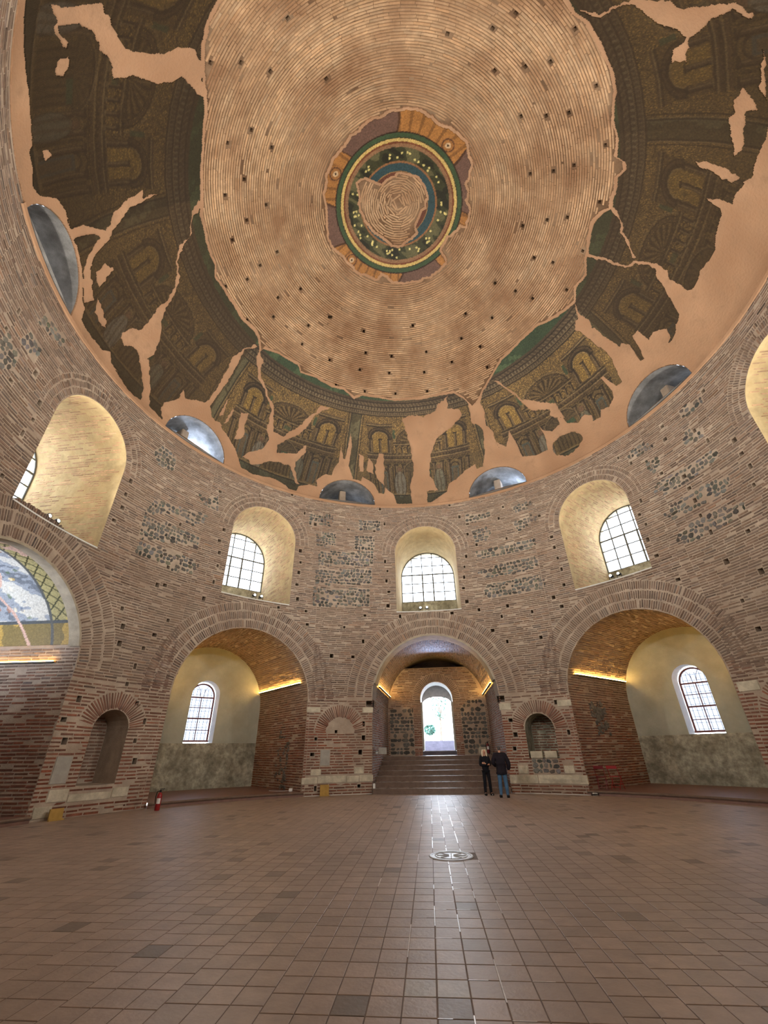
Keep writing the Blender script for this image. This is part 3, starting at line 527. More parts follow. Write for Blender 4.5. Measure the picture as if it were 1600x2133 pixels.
    for az, kind, p, q in sorted(mine, key=lambda t: (order[t[1]], abs(t[0]))):
        P, A, B, N, HW, HH = ring_rows(az, kind, nz0(az) if kind == 'niche' else (WIN_SPR if kind == 'window' else 2.47), g)
        k = np.ones(len(P), bool)
        for r in rec: k &= ~((abs(R*np.arctan2(P[:, 0], P[:, 1])-r[0]) < r[2]+.05) & (abs(P[:, 2]-r[1]) < r[3]+.12))
        P, A, B, N, HW, HH = [x[k] for x in (P, A, B, N, HW, HH)]
        c = wall_col(P, g); fr = g.uniform(.006, .026, len(P)); vis = visible(P); d = np.linalg.norm(P-CAM, axis=1); o = np.argsort(d+np.where(vis, 0, 1e4)); o = o[vis[o]][:budget]; budget -= len(o)
        for i in o: piece('voussoir', U_BRICK[i % 6], P[i], A[i], B[i], N[i], (2*HW[i], 2*HH[i]), .05, fr[i], c[i], wl)
        m = np.ones(len(P), bool); m[o] = False
        if m.any(): rest.append((P[m], A[m], B[m], N[m], HW[m], HH[m], fr[m], c[m]))
    if rest:
        X = [np.concatenate([r[i] for r in rest]) for i in range(8)]; V, Fq = box_batch(X[0], X[1], X[2], X[3], X[4], X[5], .05, X[6], g)
        obj('arch_brickwork', V, Fq, m_brick, wl, np.repeat(X[7], 8, 0), kind='stuff')
    # courses of brick round everything
    bl = [np.stack([to_u(az, q[:, 0]), q[:, 1]], 1) for az, k, p, q in mine]+st+blk
    bl += [np.array([(u-hw-.02, z-hh-.02), (u+hw+.02, z-hh-.02), (u+hw+.02, z+hh+.02), (u-hw-.02, z+hh+.02)]) for u, z, hw, hh in rec]
    lo = courses(u0, u1, 0, 4.0, .112, bl, g, .3, .52, .035, .26, .05)
    hi = courses(u0, u1, 4.0, ZC-.02, .098, bl, g, .28, .5, .025, .29, .04)
    lay(wl, cyl_surf, np.concatenate([lo, hi]), wall_col, g)
    return wl
WALLS = {}
for nm, a0, a1, dt in (('wall_north', -29.5, 29.5, True), ('wall_northwest', -60.8, -29.5, True), ('wall_northeast', 29.5, 60.8, True),
                       ('wall_west', -119.2, -60.8, True), ('wall_east', 60.8, 119.2, True), ('wall_south', 119.2, 240.8, False)):
    WALLS[nm] = wall_sector(nm, a0, a1, dt)
SIDE = {0: 'north', 45: 'northeast', 90: 'east', 135: 'southeast', 180: 'south', -135: 'southwest', -90: 'west', -45: 'northwest'}
def wall_of(az): return WALLS.get('wall_'+SIDE[az], WALLS['wall_south'])

# little arched recesses in the piers
for az, kind, p, q in openings:
    if kind != 'recess': continue
    prof = arch(.65, p[0][1], 2.47, 12); dep = 13.4; par = WALLS['wall_north'] if abs(az) < 29 else WALLS['wall_west' if az < 0 else 'wall_east']
    V, Fs = tunnel(az, list(prof)+[prof[0]], dep, .3); k = len(V); V = list(V)+[local(az, s, dep, z) for s, z in prof]; Fs = list(Fs)+[tuple(range(k, k+len(prof)))[::-1]]
    o = obj('arched_recess', V, Fs, m_mortar if az < 0 else m_rough_plaster, par)
    if az in (-69.3, 22.6):
        g = np.random.default_rng(int(abs(az))); back = lambda u, v, a=az: local(a, u, 13.4, v)
        rows = courses(-.64, .64, p[0][1]+.02, 3.1, .11, [np.array([(-.9, 0), (-.9, 4), (-.65, 4)]+[tuple(x) for x in prof[1:-1]]+[(.65, 4), (.9, 4), (.9, 5), (-1, 5), (-1, 0)])], g, .25, .4, .03, .27)
        rows = rows[(np.hypot(rows[:, 0], np.maximum(rows[:, 1]-2.47, 0)) < .62)]
        lay(par, back, rows, wall_col, g, single=0, stuff_name='recess_brickwork')
for k, (a, w) in enumerate(((19.9, .3), (23.6, .3))):
    s = (a-21.75)/57.3*R; MB().box(tuple(local(22.6, -.32 if k == 0 else .3, 12.22, 1.46)), (.26, .14, .135), -rad(22.6), .015).build('sill_block', m_marble, WALLS['wall_north'])['label'] = 'pale marble block on the recess sill'
# dark slit above the cornice of the drum
t = np.linspace(rad(-122), rad(122), 160); V = []; Fs = []
for i, a in enumerate(t):
    for r, z in ((R, ZC-.16), (R-.05, ZC-.13), (R-.07, ZC-.02), (R-.02, ZC+.03)): V.append((r*math.sin(a), r*math.cos(a), z))
for i in range(len(t)-1):
    for k in range(3): Fs.append((i*4+k, (i+1)*4+k, (i+1)*4+k+1, i*4+k+1))
obj('trim_1', V, Fs, m_plaster, kind='structure')

# ------------------------------------------------------------------ barrel-vaulted niches
def niche_profile(az): return arch(NRHO, 0, nz0(az), 20)
def opening_portal(az, s, n, z, w, h):
    L = bpy.data.lights.new('daylight', 'AREA'); L.shape = 'RECTANGLE'; L.size = w; L.size_y = h; L.cycles.is_portal = True
    o = bpy.data.objects.new('daylight', L); link(o); an, ae = axis(az); m = Matrix.Identity(4); up = np.array([0, 0, 1.]); p = local(az, s, n, z)
    for i in range(3): m[i][0], m[i][1], m[i][2], m[i][3] = ae[i], up[i], an[i], p[i]
    o.matrix_world = m; return o
def lower_window(az, num, full):
    """arched niche window: frame, transom, bars and panes"""
    s0 = -.03; hw, zb, zs = .72, 2.24, 4.42; n = 18.06; e = rad(-az)
    w = empty('window_%d' % num, tuple(local(az, s0, n, zb)), e); w['kind'] = 'structure'
    def P(s, z, d=0.0): return (s, d, z-zb)     # window space: x right, y out, z up
    fr = MB()
    path = [P(-hw+.05, zb+.05), P(-hw+.05, zs)]+[P((hw-.05)*math.cos(a), zs+(hw-.05)*math.sin(a)) for a in np.linspace(math.pi, 0, 15)[1:-1]]+[P(hw-.05, zs), P(hw-.05, zb+.05)]
    for i in range(len(path)-1): fr.tube([path[i], path[i+1]], .048, 6)
    fr.box(P(0, zb+.045), (hw, .05, .045)); fr.build('frame', m_frame, w)
    mid = 3.36
    MB().box(P(0, zs-.02), (hw-.05, .04, .035)).build('transom', m_frame, w); MB().box(P(0, mid), (hw-.05, .04, .035)).build('meeting_rail', m_frame, w)
    bars = MB(); bars.box(P(0, (zb+zs)/2), (.02, .02, (zs-zb)/2))
    for z in ((zb+mid)/2, (mid+zs)/2): bars.box(P(0, z), (hw-.06, .018, .018))
    for sg in (-1, 1):
        bars.tube([P(sg*.09+.0, zs), P(sg*.14, zs+.35), P(sg*.3, zs+.58)], .013, 6)
    bars.build('glazing_bar', m_frame, w)
    gr = MB()                                   # iron grille outside the glass
    for s in np.linspace(-.6, .6, 7): gr.box(P(s, (zb+zs)/2+.2, .3), (.009, .009, (zs-zb)/2+.3))
    for z in np.arange(zb+.16, zs+.5, .27): gr.box(P(0, z, .3), (.68, .008, .008))
    gr.build('grille', m_lead, w)
    k = 0
    for s_a, s_b in ((-hw+.06, -.013), (.013, hw-.06)):
        for z_a, z_b in ((zb+.09, (zb+mid)/2-.01), ((zb+mid)/2+.01, mid-.035), (mid+.035, (mid+zs)/2-.01), ((mid+zs)/2+.01, zs-.055)):
            obj('pane', [P(s_a, z_a), P(s_b, z_a), P(s_b, z_b), P(s_a, z_b)], [(0, 1, 2, 3)], m_glass_low, w)
    r = hw-.07; ang = [math.pi, 1.9, 1.24, 0]
    for a, b in zip(ang[:-1], ang[1:]):
        p = [P(0, zs+.02)]+[P(r*math.cos(x), zs+.02+r*math.sin(x)*.97) for x in np.linspace(a, b, 7)]; obj('pane', p, [tuple(range(len(p)))], m_glass_low, w)
    return w
wnum = [0]
def build_niche(key):
    az = nax(key); g = np.random.default_rng(200+key); z0 = nz0(az); prof = niche_profile(az); nb = 20.0 if az == 0 else NBACK
    V, Fs = tunnel(az, prof, nb, .6)
    nd = obj('wall_niche_'+SIDE[key], V, Fs, m_blue_shell if az == 0 else m_mortar, kind='structure')
    surf, L = profile_surf(az, prof); vis = key in (0, 45, -45, -90)
    vj = z0; vt = L[-1]
    if vis:
        def nf(v): s = np.interp(v, L, prof[:, 0]); return np.sqrt(R*R-s*s)
        rows = []
        front = lambda v: float(nf(v))
        hi = 17.3 if az else 18.35
        parts = {0: [(0, vj+.0), (vt-vj, vt)], 45: [(0, vt*.62)], -45: [(vt*.38, vt)], -90: [(vt-4.95, vt)]}[key]
        for v0, v1 in parts: rows.append(courses(11.6, hi, v0, v1, .105, [], g, .25, .48, .03, .27, .06))
        if az == 0: rows.append(courses(13.1, hi, vj, vt-vj, .1, [], g, .25, .48, .03, .3, .05))
        rows = np.concatenate(rows); l = np.maximum(rows[:, 0]-rows[:, 2], nf(rows[:, 1])+.012); r_ = rows[:, 0]+rows[:, 2]; rows[:, 0] = (l+r_)/2; rows[:, 2] = (r_-l)/2; rows = rows[rows[:, 2] > .03]
        if az == 0: rows = rows[(rows[:, 0] > 13.2) | (rows[:, 1] < vj-.1) | (rows[:, 1] > vt-vj+.1)]
        lay(nd, surf, rows, wall_col, g, single=200)
        # rubble showing through the side walls
        for (vv0, vv1, n0, n1) in {45: [(2.2, 3.4, 13.5, 14.6), (2.9, 3.6, 13.2, 14.4)], -45: [(vt-2.6, vt-.2, 13.3, 14.6)]}.get(az, []):
            for k in range(46):
                u = g.uniform(n0, n1); v = g.uniform(vv0, vv1); P, a, b, n = frames(surf, np.array([u]), np.array([v]))
                piece('stone', U_STONE[k % 12], P[0], a[0], b[0], n[0], (g.uniform(.14, .3), g.uniform(.1, .2)), .05, g.uniform(.02, .045), STONE*g.uniform(.6, 1.3), nd)
    if key in (0, -90):                          # smooth plaster band on the front of the vault
        q = [(s*.978, z0+(z-z0)*.978) for s, z in prof if z > z0-.01 or az == 0 and z > 4.6]; q = [(s*.975, zz) for s, zz in [(a, b) for a, b in q]]
        V = []; d0, d1 = (-.02, 1.05) if az == 0 else (-.03, .36); m = 0
        arcp = [(NRHO*math.cos(t), z0+NRHO*math.sin(t)) for t in np.linspace(math.pi-.22, .22, 30)]
        for s, z in arcp:
            a = math.sqrt(R*R-s*s); k = 1-.075/NRHO
            V += [local(az, s, a+d0, z), local(az, s*k, a+d0, z0+(z-z0)*k), local(az, s*k, a+d1, z0+(z-z0)*k), local(az, s, a+d1, z)]
        Fs = [(i*4+j, i*4+j+1, (i+1)*4+j+1, (i+1)*4+j) for i in range(len(arcp)-1) for j in range(3)]
        obj('plaster_band', V, Fs, m_band, nd)['label'] = 'smooth grey plaster band edging the vault'
    if az == 0: return nd
    # back wall with its window
    s0 = -.03; ho = arch(.74, 2.18, 4.45, 14); ho[:, 0] += s0
    outer = resample(np.array(list(prof)), .5); V, Fs = plane_sheet(az, NBACK, np.array(outer), [ho], .9)
    bw = obj('wall_back_'+SIDE[key], V, Fs, m_niche_plaster, kind='structure')
    low = [(-3.1, .0), (3.1, .0), (3.1, 2.2), (s0+.74, 2.2), (s0-.74, 2.2), (-3.1, 2.2)]
    gx = np.linspace(-3.12, 3.12, 70); gz = np.linspace(.0, 2.17, 26); rn = smooth_noise(key+400, 9, 1.5, 14); V = []; Fs = []
    for z in gz:
        for x in gx: V.append(local(az, x, NBACK-.05-.035*rn(np.array(x), np.array(z))-(.0 if z < 2.1 else -.03), z))
    for j in range(25):
        for i in range(69): Fs.append((j*70+i, j*70+i+1, (j+1)*70+i+1, (j+1)*70+i))
    obj('rough_lower_face', V, Fs, m_rough_plaster, bw, None, True)['label'] = 'stained rough masonry below the plaster'
    rv = [(s, z) for s, z in ho]+[tuple(ho[0])]; V = []; 
    for n in (NBACK-.01, 18.3):
        for s, z in rv: V.append(local(az, s, n, z))
    m = len(rv); obj('window_reveal', V, [(i, m+i, m+i+1, i+1) for i in range(m-1)], m_white, bw)['label'] = 'white splayed window reveal'
    wnum[0] += 1; lower_window(az, wnum[0], vis); opening_portal(az, s0, 18.45, 3.7, 1.5, 3.1)
    # raised paving of the niche
    zt = .17; pts = [(s, math.sqrt(R*R-s*s)-.16) for s in np.linspace(-NRHO, NRHO, 13)]; V = []; 
    for s, n in pts: V += [local(az, s, n, -.02), local(az, s, n, zt), local(az, s, NBACK+.0, zt)]
    Fs = [(i*3, (i+1)*3, (i+1)*3+1, i*3+1) for i in range(12)]+[(i*3+1, (i+1)*3+1, (i+1)*3+2, i*3+2) for i in range(12)]
    pf = obj('platform_'+SIDE[key], V, Fs, m_platform, kind='structure')
    mb = MB(); mb.tube([local(az, s, n-.02, zt-.035) for s, n in pts], .045, 6); mb.build('nosing', m_step, pf)
    return nd
NICHES = {az: build_niche(az) for az in AZS}

# ------------------------------------------------------------------ upper windows
def upper_window(az):
    wnum[0] += 1; par = wall_of(az); n1 = 16.1; prof = arch(WIN_HW, WIN_SILL, WIN_SPR, 20); V, Fs = tunnel(az, prof, 16.5, .8)
    vis = az in (0, 45, -45, 90, -90)
    em = obj('embrasure', V, Fs, m_light_brick, par); em['label'] = 'deep pale vaulted window embrasure'
    pts = [(s, math.sqrt(R*R-s*s)-.03) for s in np.linspace(-WIN_HW-.0, WIN_HW+.0, 9)]; V = []
    for s, n in pts: V += [local(az, s, n, WIN_SILL-.05), local(az, s, n, WIN_SILL), local(az, s, n1, WIN_SILL)]
    obj('window_sill', V, [(i*3, (i+1)*3, (i+1)*3+1, i*3+1) for i in range(8)]+[(i*3+1, (i+1)*3+1, (i+1)*3+2, i*3+2) for i in range(8)], m_white if vis else m_light_brick, par)
    zb = 10.22; an, ae = axis(az)
    MB().box(tuple(local(az, 0, n1+.22, (WIN_SILL+zb)/2)), (WIN_HW, .22, (zb-WIN_SILL)/2), -rad(az), .02).build('parapet', m_rough_plaster, par)
    if vis and az:                              # thin bricks showing on the long side of the reveal
        g = np.random.default_rng(az+900); sf, L = profile_surf(az, prof); vt = L[-1]
        seg = (0, vt*.66) if az > 0 else (vt*.34, vt); rows = courses(12.0, 16.0, seg[0], seg[1], .1, [], g, .2, .55, .05, .24, .45)
        s = np.interp(rows[:, 1], L, prof[:, 0]); rows = rows[rows[:, 0]-rows[:, 2] > np.sqrt(R*R-s*s)+.02]
        def pc(P, rng): return np.array(lin(190, 154, 122))*rng.normal(1, .16, len(P)).clip(.6, 1.3)[:, None]
        lay(par, sf, rows, pc, g, single=0, f0=.002, f1=.012, stuff_name='reveal_brickwork')
    n = n1+.08; w = empty('window_%d' % wnum[0], tuple(local(az, 0, n, zb)), -rad(az)); w['kind'] = 'structure'
    P = lambda s, z, d=0.: (s, d, z-zb); r = WIN_HW-.03; top = lambda s: WIN_SPR+math.sqrt(max(r*r-s*s, 0))
    fr = MB(); path = [P(-r, zb)]+[P(r*math.cos(a), WIN_SPR+r*math.sin(a)) for a in np.linspace(math.pi, 0, 21)]+[P(r, zb)]
    fr.tube(path, .035, 6); fr.tube([P(-r, zb+.03), P(r, zb+.03)], .03, 6); fr.build('frame', m_steel, w)
    cols = np.linspace(-r, r, 6); rowz = np.array([zb+.03]+[zb+.03+.62*k for k in range(1, 6)]+[WIN_SPR+r])
    for s in cols[1:-1]: MB().box(P(s, (zb+top(s))/2), (.03, .02, (top(s)-zb)/2)).build('mullion', m_steel, w)
    for z in rowz[1:-1]:
        hw = r if z < WIN_SPR else math.sqrt(max(r*r-(z-WIN_SPR)**2, .01)); MB().box(P(0, z), (hw, .016, .026)).build('glazing_bar', m_steel, w)
    c = MB()
    for s in (cols[2], cols[3]): c.box(P(s, (rowz[0]+rowz[3])/2), (.046, .024, (rowz[3]-rowz[0])/2))
    c.box(P(0, rowz[3]), (r*.99, .022, .04)); c.build('casement', m_steel, w)
    for i in range(5):
        for j in range(6):
            a, b = cols[i]+.014, cols[i+1]-.014; z_a, z_b = rowz[j]+.012, rowz[j+1]-.012
            tp = [(s, min(z_b, top(s)-.02)) for s in np.linspace(b, a, 7 if j > 2 else 2)]
            if max(z for s, z in tp) < z_a+.05: continue
            p = [P(a, z_a), P(b, z_a)]+[P(s, max(z, z_a+.002)) for s, z in tp]; obj('pane', p, [tuple(range(len(p)))], m_glass, w)
    opening_portal(az, 0, 16.46, 12.0, 3.5, 3.5)
for az in AZS: upper_window(az)

# ------------------------------------------------------------------ entrance niche: stairs, back wall, doorway
def entrance():
    g = np.random.default_rng(77); YB = 18.4; prof = [(s, z) for s, z in niche_profile(0)]
    zs = [.205, .41, .615, .82, 1.025, 1.23, 1.43]; ys = [11.42+.73*i for i in range(7)]
    st = empty('stairs', (0, 11.4, 0)); st['kind'] = 'structure'
    for i in range(7):
        y1 = ys[i+1]+.05 if i < 6 else YB+.05
        bm = bmesh.new(); bmesh.ops.create_cube(bm, size=2); bmesh.ops.scale(bm, vec=(NRHO-.02, (y1-ys[i])/2, zs[i]/2), verts=bm.verts)
        bmesh.ops.bevel(bm, geom=[e for e in bm.edges if all(v.co.z > 0 and v.co.y < 0 for v in e.verts)], offset=.012, segments=2, affect='EDGES')
        bmesh.ops.translate(bm, vec=(0, (y1+ys[i])/2-11.4, zs[i]/2), verts=bm.verts); o = MB().bm(bm).build('step', m_step, st)
        MB().box((0, (y1+ys[i])/2-11.4, zs[i]+.001), (NRHO-.03, (y1-ys[i])/2-.012, .004)).build('tread', m_tread, o)
        if i == 0:
            for v in o.data.vertices: v.co.x *= .985
    ZT = 6.45; hw, zb, zp = 1.02, 1.43, 4.55
    outer = [(-NRHO, 1.2)]+[(s, z) for s, z in prof if z > 1.3 and z < ZT and s < 0]+[(-math.sqrt(NRHO**2-(ZT-4.05)**2), ZT), (math.sqrt(NRHO**2-(ZT-4.05)**2), ZT)]+[(s, z) for s, z in prof if z > 1.3 and z < ZT and s > 0]+[(NRHO, 1.2)]
    door = arch(hw, zb, zp, 16); V, Fs = plane_sheet(0, YB, resample(outer, .5), [door], .8); V = list(V); Fs = Fs.tolist()
    k = len(V); x = math.sqrt(NRHO**2-(ZT-4.05)**2); V += [(-x, YB, ZT), (x, YB, ZT), (x, 20, ZT), (-x, 20, ZT)]; Fs.append((k, k+1, k+2, k+3))
    wl = obj('wall_entrance', V, Fs, m_mortar, kind='structure'); face = lambda u, v: local(0, u, YB, v)
    ring = np.array([(-hw, zb), (-hw, zp-.01)]+list(arch(hw+.5, zp, zp, 16))+[(hw, zp-.01), (hw, zb)])
    blk = [ring, np.array([(-9, 0), (-9, 9), (-3.1, 9)]+[(s, z) for s, z in outer if s < 0][::-1]+[(-9.1, 0)]), np.array([(9, 0), (9, 9)]+[(3.12, 9)]+[(s, z) for s, z in outer if s > 0]+[(9.1, 0)])]
    rub = [np.array([(-3.0, 1.5), (-1.5, 1.5), (-1.5, 4.0), (-2.2, 4.15), (-3.0, 4.0)]), np.array([(1.5, 1.5), (3.0, 1.5), (3.0, 4.3), (2.2, 4.6), (1.45, 4.0)])]
    rows = courses(-3.1, 3.1, 1.42, ZT-.02, .1, [ring]+rub, g, .25, .46, .03, .3, .05)
    kx = np.where(rows[:, 1] > 4.05, np.sqrt(np.maximum(NRHO**2-(rows[:, 1]-4.05)**2, 0)), NRHO); rows = rows[abs(rows[:, 0])+rows[:, 2] < kx-.03]
    lay(wl, face, rows, wall_col, g, single=240); c = 0
    for p in rub:
        lo, hi = p.min(0), p.max(0); z = lo[1]
        while z < hi[1]-.05:
            h = g.uniform(.12, .27)
            for a, b in spans(p, z+h/2):
                x = a
                while x < b-.06:
                    wd = min(g.uniform(.14, .42), b-x)
                    if g.random() > .1: piece('stone', U_STONE[c % 12], *[q[0] for q in frames(face, np.array([x+wd/2]), np.array([z+h/2]))], (wd*1.0, h*1.0), .05, g.uniform(.015, .05), STONE*g.uniform(.45, 1.1), wl); c += 1
                    x += wd+.03
            z += h+.02
    P, A, B, N = [], [], [], []
    k = 40
    for i in range(k):
        t = -math.pi/2+math.pi*(i+.5)/k; r = hw+.25; e = np.array([1., 0, 0]); up = np.array([0, 0, 1.])
        piece('voussoir', U_BRICK[i % 6], np.array([r*math.sin(t), YB, zp+r*math.cos(t)]), math.cos(t)*e-math.sin(t)*up, math.sin(t)*e+math.cos(t)*up, np.array([0, -1., 0]), (.055, .44), .05, .02, BRICK_UP*g.uniform(.8, 1.2), wl)
    MB().box((2.62, YB, 1.66), (.3, .05, .2), 0, .03).build('stone_block', m_marble, wl)['label'] = 'pale worn block beside the steps'
    # end of the vault above the wall
    xs = [(s, z) for s, z in prof if z > 5.9]; obj('wall_vault_end', [local(0, s, 19.98, z) for s, z in xs]+[(3.0, 19.98, 5.8), (-3.0, 19.98, 5.8)], [tuple(range(len(xs)+2))[::-1]], m_blue_shell, kind='structure')
    # doorway passage
    d = empty('door_1', (0, YB, zb), 0); d['kind'] = 'structure'; Y2 = 20.25
    tp = arch(hw, zb, zp, 16); V = []
    for y in (YB-.0, Y2):
        for s, z in tp: V.append((s, y-YB, z-zb))
    m = len(tp); obj('passage', V, [(i, m+i, m+i+1, i+1) for i in range(m-1)], m_white, d)
    sz, sr = 4.42, 1.25; seg = [(-.97, 1.68)]+[(.97*math.sin(t)/1.0, sz-.0+.44*math.cos(t)) for t in np.linspace(-math.pi/2, math.pi/2, 13)]+[(.97, 1.68)]
    o2 = arch(hw+.01, zb, zp, 16); V, Fs = plane_sheet(0, Y2-.02, resample(o2, .4), [np.array(seg)], .5); V = np.array(V)-[0, YB, zb]; obj('lintel_wall', V, Fs, m_blue_shell, d)
    MB().box((0, (Y2-YB)/2, .06), (hw-.01, (Y2-YB)/2+.14, .16)).build('threshold', m_ostep, d)
    for sx in (-1, 1): MB().box((sx*(hw-.06), .55, 1.6), (.045, .5, 1.35)).build('door_leaf', m_slab, d)
    opening_portal(0, 0, 20.5, 3.2, 1.95, 3.3)
entrance()
# the ground outside the doorway
og = obj('terrace', [(-9, 20.2, 1.5), (9, 20.2, 1.5), (9, 24, 1.5), (-9, 24, 1.5)], [(0, 1, 2, 3)], m_ground, kind='structure')
os_ = empty('outside_stairs', (0, 24, 1.5)); os_['kind'] = 'structure'
for i in range(4): MB().box((0, i*.42+.3, .1+i*.105), (5, .32, .1+i*.105), 0, .01).build('step', m_ostep, os_)
obj('plaza', [(-30, 25.6, 2.3), (30, 25.6, 2.3), (30, 70, 2.6), (-30, 70, 2.6)], [(0, 1, 2, 3)], m_ground, kind='structure')
# ------------------------------------------------------------------ dome
_r = np.linspace(0, R, 4001); _z = ZC+HD*np.maximum(1-(_r/R)**EX, 0)**(1/EX)
_s = np.concatenate([[0], np.cumsum(np.hypot(np.diff(_r), np.diff(_z)))]); SMAX = _s[-1]
def dome_pt(az, s, off=0.0):
    """point of the dome: azimuth (radians), distance from the crown along the shell, height off the shell"""
    az, s, off = np.broadcast_arrays(np.asarray(az, float), np.asarray(s, float), np.asarray(off, float))
    r = np.interp(s, _s, _r); z = np.interp(s, _s, _z); e = .02
    dr = np.interp(s+e, _s, _r)-np.interp(s-e, _s, _r); dz = np.interp(s+e, _s, _z)-np.interp(s-e, _s, _z); L = np.hypot(dr, dz)+1e-9
    nr, nz = dz/L, -dr/L                         # inward normal in the (r, z) plane
    r = r+nr*off; z = z+nz*off
    return np.stack([r*np.sin(az), r*np.cos(az), z], -1)
def ab_pt(a, b, off=0.0): return dome_pt(np.arctan2(a, b), np.hypot(a, b), off)
LUN = [k*45-22.5 for k in range(-2, 4)]          # half-moon openings at the foot of the dome
def s_of_z(z): return float(np.interp(-z, -_z, _s))
def lun_curve(az, n=17, grow=0.0):
    out = []
    for t in np.linspace(math.pi, 0, n):
        a = rad(az)+rad(8.3)*(1+grow)*math.cos(t); z = ZC+.06+(1.44*(1+grow))*math.sin(t); s = s_of_z(z); out.append((s*math.sin(a), s*math.cos(a)))
    return out
def build_dome():
    g = np.random.default_rng(11); t = np.linspace(0, 2*math.pi, 241)[:-1]; outer = np.stack([SMAX*np.sin(t), SMAX*np.cos(t)], 1)
    holes = [np.array(lun_curve(a)) for a in LUN]; hl = []
    for a, b in TR['holes']:
        a, b = a/100, b/100
        if math.hypot(a, b) > 10.9 or math.hypot(a, b) < 3.9: continue
        d = math.hypot(a, b); x, y = a/d, b/d; h = .075
        hl.append((a, b, np.array([(a+h*(i*x-j*y), b+h*(i*y+j*x)) for i, j in ((-1, -1), (1, -1), (1, 1), (-1, 1))])))
    v, f = cdt(outer, holes+[h[2] for h in hl], .5); V = list(ab_pt(v[:, 0], v[:, 1], np.where(np.hypot(v[:, 0], v[:, 1]) > 17, 0, -.022))); Fs = f.tolist()
    for a, b, q in hl:
        k = len(V); V += list(ab_pt(q[:, 0], q[:, 1], -.022))+list(ab_pt(q[:, 0], q[:, 1], -.4)); Fs += [(k+i, k+4+i, k+4+(i+1) % 4, k+(i+1) % 4) for i in range(4)]+[(k+4, k+5, k+6, k+7)]
    ce = obj('ceiling', V, Fs, m_dmort, kind='structure'); ce['label'] = 'brick dome shell'
    # ---- masks
    C = .034; n = int(2*SMAX/C)+2; ax = -SMAX+C*(np.arange(n)+.5); A, B = np.meshgrid(ax, ax); S_ = np.hypot(A, B); Z_ = np.degrees(np.arctan2(A, B))
    n1 = smooth_noise(21, 12, 1.2, 34); n2 = smooth_noise(22, 12, 1.2, 34); A2 = A+.26*n1(A, B); B2 = B+.26*n2(A, B)
    ind = sorted(TR['inner']); ia = np.array([p[0] for p in ind]); is_ = np.array([p[1] for p in ind])
    ia = np.concatenate([[-181], ia, [181]]); is_ = np.concatenate([[11.0], is_, [11.0]])
    S2 = S_+.09*n1(A, B); sin_ = np.interp(Z_, ia, is_)
    low = [(-181, 17.0), (-151, 17.1)]+[tuple(p) for p in TR['lower']]+[(125, 16.9), (143, 17.1), (181, 17.0)]
    arr = [(s*math.sin(rad(a)), s*math.cos(rad(a))) for a, s in low]
    # region between inner edge and the traced lower edge, in (azimuth, s)
    poly = np.array([(-181, 8.)]+low+[(181, 8.)])
    reg = inside(Z_+.5*n2(A, B), S2+.06*n2(B, A), poly) & (S2 > sin_) & (S_ < 17.3)
    def fill_mask(pts):
        p = np.array(pts)/100.; lo, hi = p.min(0)-.2, p.max(0)+.2; i0, i1 = np.searchsorted(ax, [lo[0], hi[0]]); j0, j1 = np.searchsorted(ax, [lo[1], hi[1]])
        m = np.zeros(A.shape, bool); m[j0:j1, i0:i1] = inside(A2[j0:j1, i0:i1], B2[j0:j1, i0:i1], p); return m
    for p in TR['lac']: reg &= ~fill_mask(p)
    reg |= fill_mask(TR['oval'])
    lm = np.zeros(A.shape, bool)
    for a in LUN: lm |= inside(A, B, np.array(lun_curve(a, 25, .02)+[((SMAX+1)*math.sin(rad(a+8.4)), (SMAX+1)*math.cos(rad(a+8.4))), ((SMAX+1)*math.sin(rad(a-8.4)), (SMAX+1)*math.cos(rad(a-8.4)))]))
    reg &= ~lm
    fringe = .16+.1*n2(A, B)
    pla = (S2 > sin_-fringe) & (S_ < SMAX-.01) & ~lm
    lacu = np.zeros(A.shape, bool)
    def grid(name, m, off, mat, col=None, par=ce, skirt=.05, lab=None, fine=None):
        j, i = np.nonzero(m)
        if not len(j): return None
        idx = np.full((n+1, n+1), -1, np.int64); cor = [(j, i), (j, i+1), (j+1, i+1), (j+1, i)]
        for a, b in cor: idx[a, b] = 1
        vj, vi = np.nonzero(idx > 0); idx[vj, vi] = np.arange(len(vj)); Fq = np.stack([idx[a, b] for a, b in cor], 1)
        va, vb = -SMAX+C*vi, -SMAX+C*vj; P = ab_pt(va, vb, off(va, vb) if callable(off) else off)
        # faces look inward: orient
        pp = P[Fq[0]]; nn = np.cross(pp[1]-pp[0], pp[2]-pp[0])
        if nn@(pp[0]*[1, 1, 0]+[0, 0, 5]) > 0: Fq = Fq[:, ::-1]
        e = np.concatenate([Fq[:, [k, (k+1) % 4]] for k in range(4)]); key = np.sort(e, 1); key = key[:, 0]*(len(P)+1)+key[:, 1]
        u, first, cn = np.unique(key, return_index=True, return_counts=True); be = e[first[cn == 1]]
        bv = np.unique(be); mp = np.full(len(P), -1); mp[bv] = len(P)+np.arange(len(bv)); P2 = ab_pt(va[bv], vb[bv], -.03)
        sk = np.stack([be[:, 1], be[:, 0], mp[be[:, 0]], mp[be[:, 1]]], 1)
        cc = None
        if col is not None: c0 = col(va, vb); cc = np.concatenate([c0, c0[bv]*.8])
        o = obj(name, np.concatenate([P, P2]), np.concatenate([Fq, sk]), mat, par, cc)
        if lab: o['label'] = lab
        return o
    rough = smooth_noise(31, 9, .8, 9)
    d = ab_pt(A, B)-CAM; zc = d@CF; vis = (zc > .2) & (abs(d@CX) < zc*800*1.06/F_PX) & (abs(d@CY) < zc*1066*1.06/F_PX)
